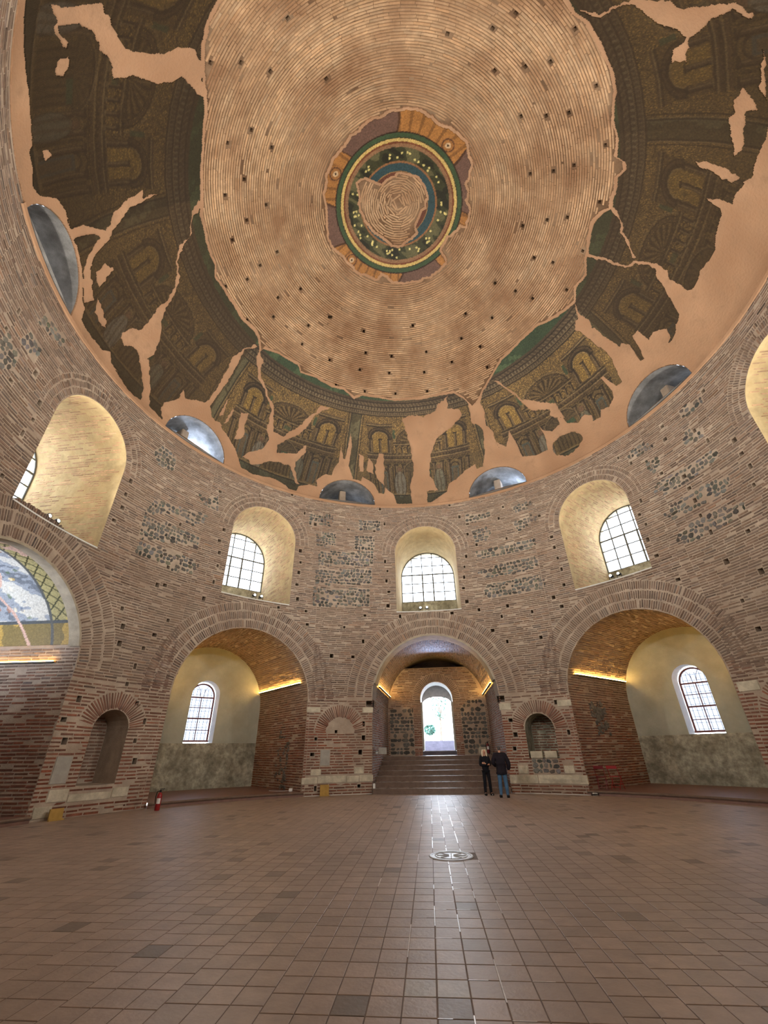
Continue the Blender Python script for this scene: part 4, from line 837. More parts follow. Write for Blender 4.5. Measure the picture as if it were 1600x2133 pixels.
    grid('plaster_ring', pla & vis & ~(reg & np.roll(reg, 3, 0) & np.roll(reg, -3, 0) & np.roll(reg, 3, 1) & np.roll(reg, -3, 1)), lambda a, b: .03+.012*rough(a, b), m_plaster, lab='tan plaster ring patching the lost mosaic')
    # ---- architectural mosaics, one panel per bay
    spk = np.random.default_rng(5)
    def paint(a, b):
        az = np.degrees(np.arctan2(a, b)); s = np.hypot(a, b); bay = np.round(az/45.); du = (az-bay*45)/22.5; y = 17.15-s
        W_ = 3.45+(s-10.5)*.19; x = du*W_; X = abs(x); G = lambda *c: np.array(lin(*c)); N = len(a)
        n_a = smooth_noise(41, 9, 1, 12)(a, b); n_b = smooth_noise(42, 8, .4, 3)(a, b); n_c = smooth_noise(43, 9, 3, 22)(a, b)
        x = x+.03*n_c; X = abs(x); y = y+.03*smooth_noise(44, 9, 3, 20)(a, b)
        c = np.tile(G(108, 88, 56), (N, 1)); gold = spk.random(N) < .16; c[gold] = G(150, 122, 70); c[spk.random(N) < .2] = G(70, 56, 38)
        DK, MD, LT, GR, TE, RD, WH = G(40, 33, 26), G(72, 58, 44), G(128, 110, 80), G(54, 74, 54), G(62, 76, 78), G(80, 54, 44), G(118, 114, 102)
        def put(m, col, k=.85): c[m] = c[m]*(1-k)+np.array(col)*k
        def hl(y0, h, x0, x1, col, k=.85): put((abs(y-y0) < h) & (X > x0) & (X < x1), col, k)
        def colm(xc, y0, y1, w=.085):
            put((abs(X-xc) < w) & (y > y0) & (y < y1), MD); put((abs(X-xc-w*.95) < .028) & (y > y0) & (y < y1), DK); put((abs(X-xc+w*.35) < .022) & (y > y0) & (y < y1), LT, .6)
            put((abs(X-xc) < w*1.7) & (abs(y-y1) < .05), DK); put((abs(X-xc) < w*1.6) & (abs(y-y0) < .04), LT, .6)
        def arc(xc, yc, r, w, col, k=.85, el=1.0): q = np.hypot(X-xc, (y-yc)*el); put((abs(q-r) < w) & (y > yc-.02), col, k); return q
        bright = (y > 3.2) & (y < 5.6); g2 = gold & bright; c[g2] *= 1.25
        # towers at the sides, broad pavilion between them
        put((y > 2.75) & (y < 4.9) & (X > 1.5) & (X < 3.05), G(74, 60, 42), .6)
        q = np.hypot(X-2.3, y-4.15); win = ((q < .5) & (y > 4.15)) | ((X > 1.86) & (X < 2.74) & (y > 3.3) & (y <= 4.15)); put(win & ~gold, G(124, 100, 56), .8); c[win & gold] = G(172, 140, 74)
        arc(2.3, 4.15, .56, .06, DK); arc(2.3, 4.15, .66, .035, MD); arc(2.3, 4.15, .74, .03, DK); arc(2.3, 4.15, .47, .022, LT, .7)
        for xc in (1.72, 2.3, 2.88): colm(xc, 3.25, 4.15, .07)
        for yy, hh, cc in ((4.95, .05, DK), (5.03, .025, LT), (5.1, .04, MD)): hl(yy, hh, 1.5, 3.1, cc)
        q = arc(0, 3.95, 1.28, .035, DK, .85, 1.35); arc(0, 3.95, 1.18, .05, MD, .8, 1.35); arc(0, 3.95, 1.08, .025, DK, .85, 1.35); arc(0, 3.95, 1.4, .03, LT, .6, 1.35)
        th = np.arctan2((y-3.95)*1.35, x); fan = (q < 1.04) & (y > 3.95); put(fan, G(86, 68, 42), .7); put(fan & (np.sin(th*19) > .35), DK, .75); put(fan & (np.sin(th*19) < -.8), LT, .5)
        for yy, hh, cc in ((3.9, .05, DK), (3.83, .025, LT), (3.76, .035, MD), (3.2, .05, DK), (3.12, .03, LT), (3.02, .07, MD), (2.9, .035, DK), (2.82, .025, LT), (2.72, .06, MD), (2.62, .03, DK)): hl(yy, hh, 0, 3.15 if yy < 3.5 else 1.5, cc, .75)
        hl(3.02, .06, 0, 3.1, LT, .0); put((abs(y-2.96) < .045) & (np.sin(x*34) > .1) & (X < 3.1), DK, .7)
        for xc in (.22, .58, .94, 1.3): colm(xc, 3.22, 3.72, .05)
        for xc in (.4, .76, 1.12): arc(xc, 3.5, .12, .025, DK)
        put((X > 1.34) & (X < 1.5) & (y > 4.2) & (y < 4.75), GR); put((abs(y-3.46) < .12) & (X > .0) & (X < .2), GR, .7)
        q = arc(0, 2.0, .92, .04, DK, .85, 1.3); fan = (q < .86) & (y > 2.0); put(fan, G(78, 62, 42), .7); put(fan & (np.sin(np.arctan2((y-2)*1.3, x)*17) > .3), DK, .7); arc(0, 2.0, 1.0, .03, LT, .5, 1.3)
        # lower storey
        put(y < 2.6, G(78, 68, 50), .45)
        for xc in (.95, 1.42, 1.85, 2.55, 3.0): colm(xc, .6, 2.5, .085)
        for xc in (1.63, 2.78): put((abs(X-xc) < .05) & (y > .6) & (y < 2.4), DK, .6)
        put((abs(X-2.2) < .22) & (y > .6) & (y < 2.05), TE, .7); put((abs(X-2.2) < .14) & (y > .6) & (y < 1.92), G(92, 76, 54)); arc(2.2, 2.05, .24, .04, DK)
        q = (X-2.2)/.42; put((abs(y-2.35-.22*(1-abs(q))) < .035) & (abs(q) < 1), DK)
        put((X < .74) & (y > .6) & (y < 2.0), G(76, 64, 46), .7); put((X < .74) & (y > .6) & (y < 2.0) & (np.sin(x*30) > .45), DK, .6); put((x > .1) & (x < .7) & (abs(y-1.9) < .12), GR)
        for xc in (-1.22, 1.22):                # plain robed figures
            e = ((x-xc)/.36)**2+((y-1.15)/.92)**2; f = e < 1; put(f, WH if xc < 0 else G(98, 98, 84), .75); put(f & (np.sin((x-xc)*26+n_a*4) > .5), MD, .6); put((abs(e-1) < .1), DK, .6)
            put(((x-xc)/.13)**2+((y-2.18)/.16)**2 < 1, G(104, 80, 62)); put(abs(((x-xc)/.2)**2+((y-2.18)/.23)**2-1) < .14, LT, .6)
        put((y < .5), G(58, 60, 50), .8); put((y < .5) & (n_c > .15), G(82, 82, 66), .7); hl(.52, .03, 0, 9, LT, .6); hl(.44, .03, 0, 9, DK)
        put((abs(n_a) < .02), DK, .45)
        bd = X > W_-.36; put(bd, G(64, 60, 44)); put(bd & (n_c > .12), G(98, 92, 68)); put(abs(X-(W_-.36)) < .024, LT, .6); put(abs(X-(W_-.31)) < .03, DK); put(abs(X-(W_-.46)) < .02, DK)
        t = np.radians(az); ys = y; fz = ys > 5.62
        put(fz, G(72, 60, 46), .95); put(abs(ys-5.62) < .035, DK); put(abs(ys-5.68) < .02, LT, .6)
        put((ys > 5.72) & (ys < 5.86) & (np.sin(t*430) > .1), G(104, 90, 68)); put(abs(ys-5.9) < .03, DK); put(abs(ys-5.95) < .018, LT, .6)
        put((ys > 5.98) & (ys < 6.13) & (np.sin(t*300) > .3), G(116, 104, 82)); put(abs(ys-6.17) < .03, DK); put((ys > 6.2) & (ys < 6.4) & (np.sin(t*260+(ys-6.2)*20) > .35), G(100, 86, 66)); put(abs(ys-6.44) < .035, DK)
        put(ys > 6.6, G(50, 72, 50)); put((ys > 6.6) & (n_c > .15), G(76, 94, 66))
        c *= (1+.3*n_a)[:, None]*(1+.25*n_b)[:, None]*spk.uniform(.72, 1.25, N)[:, None]
        side = (abs(bay) >= 2)[:, None]; c = np.where(side, c*.55+G(92, 72, 46)*.45, c)                # side bays flattened to brown, their weaker light put into the colour
        bay_shade = np.where(bay == -1, .85, np.where(bay == 2, .58, np.where(bay == 3, .5, np.where(bay == -2, .58, np.where(bay == -3, .4, np.where(abs(bay) == 4, .2, 1.0))))))[:, None]  # dimmer light of each bay, painted into the mosaic
        return np.clip(c*bay_shade*.9, .004, 1)
    mo = lambda a, b: .055+.010*rough(a, b)
    labs = {-3: 'dark brown mosaic with traces of arches, far left', -2: 'brown mosaic bay with dim columns, left of the dome', -1: 'gold and brown mosaic bay with shell arch, left of centre', 0: 'gold mosaic bay over the entrance, broken by a big plaster gap', 1: 'gold mosaic bay right of the entrance', 2: 'dark brown mosaic bay, right of the dome', 3: 'dark mosaic bay at the upper right'}
    bay = np.round(Z_/45.).astype(int)
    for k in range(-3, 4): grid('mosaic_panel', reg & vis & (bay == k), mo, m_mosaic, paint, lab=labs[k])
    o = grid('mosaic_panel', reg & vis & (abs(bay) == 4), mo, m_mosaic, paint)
    # ---- medallion at the crown
    mp_o, mp_i = fill_mask(TR['med_out']), fill_mask(TR['med_in']); med = mp_o & ~mp_i
    def mpaint(a, b):
        s = np.hypot(a, b)*.972; th = np.arctan2(a, b); N = len(a); G = lambda *c: np.array(lin(*c)); na = smooth_noise(51, 10, 4, 26)(a, b); nb = smooth_noise(52, 6, .8, 3)(a, b)
        c = np.tile(G(150, 104, 56), (N, 1)); w_ = np.sin(th*4+.6+nb*1.2); c[w_ > .25] = G(98, 74, 64); c[(w_ > .2) & (w_ < .3)] = G(70, 46, 30); c[(np.sin(th*46) > .7) & (w_ <= .2)] *= .6
        for t0 in (-2.2, -.95, .95, 2.35):
            dd = np.hypot(s-3.5, (np.angle(np.exp(1j*(th-t0))))*3.5); c[dd < .36] = G(142, 98, 54); c[(dd > .24) & (dd < .3)] = G(84, 54, 34); c[dd < .13] = G(186, 160, 128); c[dd < .05] = G(50, 36, 26)
        def ring(r0, r1, col):
            m = (s >= r0) & (s < r1); c[m] = np.array(col); return m
        ring(3.17, 3.23, G(44, 30, 20)); ring(2.98, 3.17, G(54, 74, 50)); ring(2.94, 2.98, G(50, 40, 26)); ring(2.8, 2.94, G(184, 160, 98)); ring(2.72, 2.8, G(104, 58, 36)); ring(2.56, 2.72, G(128, 96, 70))
        m = ring(1.95, 2.56, G(52, 54, 34)); c[m & (na > .12)] = G(84, 82, 56); c[m & (na < -.18)] = G(34, 34, 22)
        gg = np.random.default_rng(8)
        for i in range(62):
            t0, r0 = gg.uniform(-3.14, 3.14), gg.uniform(2.05, 2.46); dd = np.hypot(a-r0/.972*math.sin(t0), b-r0/.972*math.cos(t0)); c[dd < .055] = G(196, 184, 120)
        ring(1.86, 1.95, G(128, 90, 58)); ring(1.5, 1.86, G(42, 66, 72)); ring(1.46, 1.5, G(140, 110, 70)); ring(0, 1.46, G(92, 54, 40))
        return np.clip(c*(1+.2*na)[:, None]*spk.uniform(.82, 1.18, N)[:, None], .004, 1)
    grid('medallion', med, lambda a, b: .055+.006*rough(a, b), m_mosaic, mpaint, lab='round mosaic medallion with green ring and fruit wreath')
    dil = lambda m, k: m | np.roll(m, k, 0) | np.roll(m, -k, 0) | np.roll(m, k, 1) | np.roll(m, -k, 1) | np.roll(np.roll(m, k, 0), k, 1) | np.roll(np.roll(m, -k, 0), k, 1) | np.roll(np.roll(m, k, 0), -k, 1) | np.roll(np.roll(m, -k, 0), -k, 1)
    rim = dil(med, 3) & ~med; grid('medallion_edge', rim, lambda a, b: .036+.01*rough(a, b), m_plaster, lab='thin plaster edge round the medallion')
    # ---- rings of brick
    block = pla | med | rim; rows = []
    def hit(az, s): i = int((s*math.sin(az)+SMAX)/C); j = int((s*math.cos(az)+SMAX)/C); return block[min(j, n-1), min(i, n-1)]
    HA = np.array([(a, b) for a, b, q in hl]); HS = np.hypot(HA[:, 0], HA[:, 1]); HT = np.arctan2(HA[:, 0], HA[:, 1]); s = .16
    while s < 11.9:
        r = float(np.interp(s, _s, _r)); x = g.uniform(0, .4); hf = g.uniform(.86, 1.16); ph = g.uniform(0, 6.28)
        while x < 2*math.pi*r-.08:
            ln = min(g.uniform(.34, .62), 2*math.pi*r-x-.01); a = (x+ln/2)/r-math.pi+ph
            if not (hit(a, s) or hit(a-ln*.45/r, s) or hit(a+ln*.45/r, s)) and g.random() > .006:
                near = (abs(HS-s) < .112); nh = lambda l_: bool(np.any(near & (abs(np.angle(np.exp(1j*(HT-((x+l_/2)/r-math.pi+ph)))))*r < l_/2+.075)))
                if nh(ln): ln = .13; a = (x+ln/2)/r-math.pi+ph
                if not nh(ln): rows.append((a, s, ln/2, .036*hf))
            x += ln+.008
        s += .112
    rows = np.array(rows)
    P = dome_pt(rows[:, 0], rows[:, 1]); Pa = dome_pt(rows[:, 0]+1e-3, rows[:, 1])-P; Pb = dome_pt(rows[:, 0], rows[:, 1]-1e-3)-P; a_ = Pa/np.linalg.norm(Pa, axis=1)[:, None]; n_ = np.cross(a_, Pb); n_ /= np.linalg.norm(n_, axis=1)[:, None]; b_ = np.cross(n_, a_)
    col = dome_col(P, g); band = smooth_noise(61, 6, .5, 3); col *= (1+.16*band(rows[:, 1]*1.6, np.cos(rows[:, 0]), np.sin(rows[:, 0])))[:, None]
    fr = g.uniform(.003, .009, len(P)); v_ = visible(P); dd = np.linalg.norm(P-CAM, axis=1)+np.where(v_, 0, 1e4); pick = np.zeros(len(P), bool); k = np.argsort(dd)[:300]; pick[k] = True
    for i in k: piece('dome_brick', U_DBRICK[i % 5], P[i], a_[i], b_[i], n_[i], (2*rows[i, 2], 2*rows[i, 3]), .05, fr[i], col[i], ce)
    q = ~pick & v_; V, Fq = box_batch(P[q], a_[q], b_[q], n_[q], rows[q, 2], rows[q, 3], .05, fr[q], g); obj('dome_brickwork', V, Fq, m_dbrick, ce, np.repeat(col[q], 8, 0), kind='stuff')
    # ---- half-moon openings
    for az in LUN:
        cur = lun_curve(az, 21); P = ab_pt(np.array([c[0] for c in cur]), np.array([c[1] for c in cur])); an, ae = axis(az); V = list(P)
        e = 14.2; V += [p+an*(e-p@an) for p in P]; m = len(P); sv = [(p@ae, p[2]) for p in P]
        V += [local(az, sv[0][0], 11.99, ZC+.04), local(az, sv[-1][0], 11.99, ZC+.04), local(az, sv[-1][0], e, ZC+.03), local(az, sv[0][0], e, ZC+.03)]
        Fs = [(i, m+i, m+i+1, i+1) for i in range(m-1)]+[tuple(range(m, 2*m))[::-1], (2*m, 2*m+1, 2*m+2, 2*m+3)]
        lo = obj('lunette', V, Fs, m_lunette, ce); lo['label'] = 'half-moon opening at the foot of the dome'
        if abs(az) < 100: MB().box(tuple(local(az, -.15, 13.3, 15.95)), (.2, .3, .72), -rad(az), .03).build('pier', m_mortar, lo)
    return ce
ceiling = build_dome()

# mosaic on the vault of the west niche
def vault_mosaic():
    az = nax(-90); z0 = nz0(az); g = np.random.default_rng(9); nu, nv = 150, 300; rho = NRHO-.04; t = np.linspace(math.pi-.24, .24, nv); V = []; UU = []; VV = []
    rn = smooth_noise(71, 9, 1, 9)
    for j in range(nv):
        s, z = rho*math.cos(t[j]), z0+rho*math.sin(t[j]); a = math.sqrt(R*R-s*s)+.32
        for i in range(nu):
            n = a+(17.3-a)*i/(nu-1); V.append(local(az, s*(1-.004*rn(np.array(n), np.array(t[j]*3))), n, z)); UU.append(n-a); VV.append((t[j]-.24)*rho)
    U, W = np.array(UU), np.array(VV); G = lambda *c: np.array(lin(*c)); N = len(U); na = smooth_noise(72, 9, 2, 16)(U, W); nf = smooth_noise(73, 10, 4, 30)(U, W); c = np.tile(G(140, 148, 158), (N, 1)); c[nf > .14] = G(190, 190, 184); c[nf < -.2] = G(104, 112, 122)
    for k in range(120):
        u0, w0 = g.uniform(.75, 4.4), g.uniform(.9, 7.5); col = [G(74, 100, 62), G(190, 160, 84), G(150, 96, 62), G(70, 92, 120), G(226, 214, 184)][k % 5]; q = ((U-u0)/g.uniform(.05, .11))**2+((W-w0)/g.uniform(.04, .13))**2+.9*nf < 1; c[q] = c[q]*.35+.65*col
    b = U < .62; c[b] = G(158, 150, 106); c[b & ((abs(np.sin((U+W)*7)) < .22) | (abs(np.sin((U-W)*7)) < .22))] = G(64, 66, 44); c[b & (na > .22)] = G(196, 178, 104)
    b = W < .75; c[b] = G(118, 104, 62); c[b & (na > .1)] = G(166, 140, 74); c[abs(W-.78) < .05] = G(70, 76, 80); c[abs(U-.66) < .05] = G(80, 84, 84)
    pk = ((U-2.6+.25*na)/1.15)**2+((W-4.0)/2.1)**2 < 1; pk |= (abs(U-1.9-.5*(W-.9)+.1*na) < .06) & (W < 2.6); pk |= (U < .5) & (W > 3.4) & (na > -.1); c[pk] = G(190, 160, 148)
    c *= (g.uniform(.82, 1.18, N))[:, None]
    Fs = np.array([(j*nu+i, j*nu+i+1, (j+1)*nu+i+1, (j+1)*nu+i) for j in range(nv-1) for i in range(nu-1)])
    o = obj('vault_mosaic', V, Fs, m_vault_mosaic, NICHES[-90], c); o['label'] = 'blue grey mosaic with small birds and a lattice border'
vault_mosaic()
# ------------------------------------------------------------------ lamps
def led_strip(az, sgn, n0, n1, label):
    s = sgn*(2.92 if az > -90 else 3.02); z = 4.72 if az > -90 else 4.5; an, ae = axis(az); t = empty('light_strip', tuple(local(az, s, (n0+n1)/2, z)), -rad(az)); tag(t, label, 'light strip', 'warm light strips in the niches')
    h = (n1-n0)/2; MB().box((sgn*.0, 0, -.035), (.05, h, .02)).build('channel', m_steel, t); MB().box((-sgn*.01, 0, .0), (.026, h-.01, .014), 0, .005).build('diffuser', m_led if az > -90 else m_led_dim, t)
led_strip(-45, 1, 12.3, 17.25, 'glowing amber light strip on the right ledge of the left grey niche')
led_strip(-45, -1, 12.3, 17.25, 'amber light strip on the left ledge of the left grey niche')
led_strip(45, -1, 12.3, 17.2, 'glowing amber light strip on the left ledge of the right grey niche')
led_strip(45, 1, 12.3, 17.2, 'amber light strip on the right ledge of the right grey niche')
led_strip(0, -1, 12.9, 18.2, 'glowing amber light strip left of the stairs, under the vault')
led_strip(0, 1, 12.9, 18.2, 'glowing amber light strip right of the stairs, under the vault')
led_strip(-93.2, 1, 12.5, 17.2, 'glowing amber light strip under the birds mosaic at the far left')
def floodlight(az, s, label, tilt=.5):
    an, ae = axis(az); n = 12.24; t = empty('floodlight', tuple(local(az, s, n, WIN_SILL)), -rad(az)); tag(t, label, 'floodlight', 'pairs of floodlights on the window sills')
    b = MB(); b.box((0, .06, .01), (.08, .08, .01)); b.box((-.1, .0, .1), (.008, .02, .1)); b.box((.1, .0, .1), (.008, .02, .1)); b.build('bracket', m_black, t)
    hd = MB(); hd.lathe([(.03, -.1), (.075, -.07), (.09, .03), (.09, .06), (.08, .06)], n=20)
    h = hd.build('lamp_head', m_black, t); h.location = (0, -.02, .2); h.rotation_euler = (rad(78), 0, 0)
    l = MB().lathe([(.076, .0), (.05, .012), (.0, .018)], n=20).build('lens', m_lamp, h); l.location = (0, 0, .05)
def sill_beam(az, s, tgt, watts, ang, name='lamp_beam', loc=None, blend=.9, col=SPOT_COL, size=.06):
    L = bpy.data.lights.new(name, 'SPOT'); L.energy = watts; L.color = col; L.spot_size = rad(ang); L.spot_blend = blend; L.shadow_soft_size = size
    o = bpy.data.objects.new(name, L); link(o); p = local(az, s, 12.0, 8.72) if loc is None else np.array(loc); o.location = tuple(p)
    o.rotation_euler = (Vector(tgt)-Vector(p)).to_track_quat('-Z', 'Y').to_euler(); return o
WN = {0: 'middle window', -45: 'left-of-middle window', 45: 'right-of-middle window', -90: 'big far left window', 90: 'far right window'}
for az in (0, -45, 45, -90, 90):
    o = {0: -.3, -45: .1, 45: .1, -90: -.15, 90: 0}[az]
    floodlight(az, o-.16, 'lit floodlight, left of the pair on the %s sill' % WN[az]); floodlight(az, o+.2, 'lit floodlight, right of the pair on the %s sill' % WN[az])
for az in AZS:                                 # the floods wash the reveals and the dome above
    an, ae = axis(az)
    sill_beam(az, .0, local(az, 0, 14.6, 12.2), FLOOD_W, 120)
    sill_beam(az, .15, local(az, 0, -3.0, 18.0), DOME_W*(.45 if az in (0, 45, -45) else 1.2), 150, col=DOME_COL, size=.15)
def tube_light(az, s, label):
    t = empty('tube_light', tuple(local(az, s, 12.55, ZC+.1)), -rad(az)); tag(t, label, 'tube light')
    MB().box((0, 0, .0), (.3, .05, .03)).build('fitting', m_wht, t); m = MB(); m.tube([(-.26, 0, .07), (.26, 0, .07)], .035, 10); m.build('tube', m_tube, t)
tube_light(22.5, .2, 'bluish tube light in the half-moon opening right of the middle window')
for az, wt in ((-22.5, .5), (22.5, 5), (-67.5, 12), (67.5, .4), (-112.5, .2)):
    L = bpy.data.lights.new('passage_lamp', 'POINT'); L.energy = wt; L.color = (.62, .76, 1); L.shadow_soft_size = .12; o = bpy.data.objects.new('passage_lamp', L); link(o); o.location = tuple(local(az, .75, 13.5, ZC+.5))

sill_beam(0, 0, (0, 13.4, 7.3), 70, 62, 'vault_fill', (0, 18.3, 5.95), 1.0, (.42, .60, 1), .2)      # added cool fill over the doorway, no fixture, to brighten the vault
sill_beam(-93.2, 0, local(-93.2, 2.0, 14.6, 6.9), 110, 90, 'vault_fill', local(-93.2, -2.7, 15.2, 4.7), 1.0, (.78, .86, 1), .3)   # added unseen cool fill in the west niche, brightening its mosaic

# ------------------------------------------------------------------ things on the floor and walls
def disc():
    t = empty('drain_cover', (.3, -1.35, 0)); tag(t, 'round pale metal medallion set into the middle of the paving', 'cover')
    MB().lathe([(.40, -.02), (.40, .006), (.385, .012), (.355, .012), (.35, .007), (.0, .007)], n=48).build('plate', m_disc, t, False)
    r = MB()
    for k in range(8):
        a = k*math.pi/4; r.tube([(.06*math.cos(a), .06*math.sin(a), .009), (.26*math.cos(a), .26*math.sin(a), .009)], .008, 5)
    r.build('spokes', m_disc, t); q = MB(); q.tube([(.29*math.cos(a), .29*math.sin(a), .009) for a in np.linspace(0, 2*math.pi, 40)], .007, 5); q.build('inner_ring', m_disc, t)
disc()
def extinguisher(loc, rz, label, mat, hang=False):
    t = empty('fire_extinguisher', loc, rz); tag(t, label, 'fire extinguisher')
    MB().lathe([(.0, 0), (.075, 0), (.085, .015), (.085, .42), (.07, .48), (.03, .52), (.03, .55)], n=20).build('cylinder', mat, t, True)
    MB().lathe([(.032, .53), (.032, .6), (.018, .61)], n=12).build('valve', m_black, t); m = MB(); m.box((.05, 0, .63), (.08, .014, .008)); m.box((.04, 0, .59), (.07, .014, .007)); m.build('handle', m_black, t)
    h = MB(); h.tube([(-.02, 0, .57), (-.1, .02, .55), (-.125, .03, .42), (-.11, .03, .2)], .014, 8); h.build('hose', m_black, t)
    V = []; 
    for z in (.2, .36):
        for a in np.linspace(-2.3, -.8, 8): V.append((.0868*math.cos(a), .0868*math.sin(a), z))
    obj('paper_label', V, [(i, i+1, 9+i, 8+i) for i in range(7)], m_wht, t)
    if hang: MB().box((0, .1, .45), (.05, .02, .05)).build('wall_hook', m_black, t)
extinguisher((-9.72, 5.52, .0), .4, 'red fire extinguisher standing at the left edge of the left grey niche', m_red)
extinguisher((2.86, 18.22, 1.5), 0, 'dark red fire extinguisher hung on the wall right of the stairs, with white label', m_dred, True)
def folding_chair(x, y, z, rz, label, mat, flat=False):
    t = empty('folding_chair', (x, y, z), rz); t.scale = (1, .3 if flat else 1, 1); tag(t, label, 'chair', 'red folding chairs')
    for sx in (-1, 1):
        m = MB(); m.tube([(sx*.2, .22, 0), (sx*.2, -.2, .86)], .013, 6); m.build('leg', mat, t)      # back upright runs down to the front
        m = MB(); m.tube([(sx*.17, -.24, 0), (sx*.17, .2, .47)], .013, 6); m.build('leg', mat, t)
    MB().box((0, .02, .455), (.185, .19, .012), 0, .006).build('seat', mat, t)
    MB().box((0, -.185, .79), (.215, .012, .055), 0, .006).build('backrest', mat, t)
    m = MB(); m.tube([(-.17, -.16, .09), (.17, -.16, .09)], .01, 6); m.build('crossbar', mat, t); m = MB(); m.tube([(-.2, .14, .18), (.2, .14, .18)], .01, 6); m.build('crossbar', mat, t)
folding_chair(7.34, 10.86, .172, rad(-40), 'red wooden folding chair open on the raised paving, the nearer one', m_red)
folding_chair(6.73, 10.75, .172, rad(-45), 'dark red folding chair folded flat against the niche wall, left of the open one', m_dred, True)
t = empty('sign_board', (-2.74, 12.62, 1.56), 0); tag(t, 'small pale sign plate on the left jamb beside the stairs', 'sign')
MB().box((0, 0, .14), (.2, .012, .145), 0, .005).build('plate', m_slab, t); MB().box((-.26, .03, .14), (.12, .012, .012)).build('bracket_arm', m_black, t)
t.location.z = 1.56
MB_ = MB().box((0, 0, 0), (.05, .035, .07), 0, .01); o = MB_.build('switch_box', m_wht); o.location = (-2.45, 12.7, 1.62); o.location = tuple(local(0, -3.05, 12.75, 1.66)); tag(o, 'small white switch box just right of the pale sign plate', 'switch box')
o = MB().box((0, 0, 0), (.05, .04, .13), 0, .012).build('junction_box', m_wht); o.location = tuple(cyl_surf(np.array(R*rad(-14.45)), np.array(.27))-np.array([0, .06, 0])); tag(o, 'white junction box low on the jamb left of the stairs', 'junction box')
def board(az, w, h, label, z0=.0):
    p = cyl_surf(np.array(R*rad(az)), np.array(z0)); an, ae = axis(az); t = empty('cover_board', tuple(p-an*.3), -rad(az)); tag(t, label, 'board')
    b = MB().box((0, 0, h/2), (w/2, .02, h/2), 0, .005).build('panel', m_yel, t); b.rotation_euler = (rad(-8), 0, 0); MB().box((0, -.05, .015), (w/2+.02, .03, .015)).build('foot_rail', m_yel, t)
board(-25.5, .40, .42, 'yellow brown board leaning at the foot of the pier left of the stairs'); board(-75.0, .42, .30, 'yellow brown board leaning at the foot of the far left pier')
def cable(name, az0, az1, off, z, label, mat, wob=.02, r=.012):
    g = np.random.default_rng(int(abs(az0)*7)); pts = []
    for a in np.linspace(az0, az1, 26): t_ = rad(a); rr = R-off+g.normal(0, wob); pts.append((rr*math.sin(t_), rr*math.cos(t_), z+r))
    m = MB(); m.tube(pts, r, 6); o = m.build(name, mat); tag(o, label, 'cable'); return o
cable('cable', 15.6, 30.6, .14, .0, 'thin pale cable along the foot of the pier right of the stairs', m_wht)
cable('cable', -29.6, -15.0, .14, .0, 'thin pale cable along the foot of the pier left of the stairs', m_wht)
def heap(x, y, z, label):
    t = empty('cable_reel', (x, y, z)); tag(t, label, 'cable reel'); MB().box((0, 0, .05), (.09, .06, .05), .4, .012).build('socket_box', m_wht, t)
    m = MB(); m.tube([(.15*math.cos(a)*(1+.1*math.sin(3*a)), .11*math.sin(a), .02+.004*a) for a in np.linspace(0, 14, 60)], .01, 6); m.build('coil', m_black, t)
heap(6.2, 10.2, 0, 'black cable coil with white socket at the foot of the right pier')
o = empty('cable_reel', tuple(local(-45, 2.9, 12.35, .172))); tag(o, 'small white socket with cable at the right end of the left niche platform', 'cable reel')
MB().box((0, 0, .06), (.08, .05, .06), .3, .012).build('socket_box', m_wht, o); m = MB(); m.tube([(.05, 0, .05), (-.3, .1, .012), (-.7, .12, .012), (-1.1, .3, .012)], .01, 6); m.build('cord', m_wht, o)

# ------------------------------------------------------------------ trees beyond the doorway
def tree(x, y, z, h, rr, label, seed, pots=False):
    g = np.random.default_rng(seed); t = empty('bush' if h < 2 else 'tree', (x, y, z)); tag(t, label, 'plant')
    m = MB(); m.tube([(0, 0, 0), (.05, 0, h*.35), (-.05, .03, h*.7)], [.09*h/3, .06*h/3, .03*h/3], 8)
    for k in range(4):
        a = g.uniform(0, 6.28); m.tube([(0, 0, h*.4), (rr*.6*math.cos(a), rr*.6*math.sin(a), h*.75)], [.035*h/3, .015], 6)
    m.build('trunk', m_bark, t); V = []; Fs = []
    for k in range(420):
        d = g.normal(size=3); d /= np.linalg.norm(d); p = np.array([0, 0, h*.72])+d*g.uniform(.5, 1)**.5*np.array([rr, rr, h*.34]); u = g.normal(size=3); u /= np.linalg.norm(u); v = np.cross(u, g.normal(size=3)); v /= np.linalg.norm(v); b = len(V); q = .09+.05*g.random()
        V += [p-u*q, p+v*q*.5, p+u*q, p-v*q*.5]; Fs.append((b, b+1, b+2, b+3))
    f = obj('foliage', V, Fs, m_leaf, t); f['kind'] = 'stuff'
tree(.05, 33, 2.4, 4.6, .75, 'slim tree in view through the right half of the doorway', 1); tree(-.9, 31, 2.38, 1.3, .5, 'low bush in view through the doorway, left of the slim tree', 2); tree(-2.2, 34, 2.4, 1.4, .5, 'low bush at the left edge of the doorway view', 3)

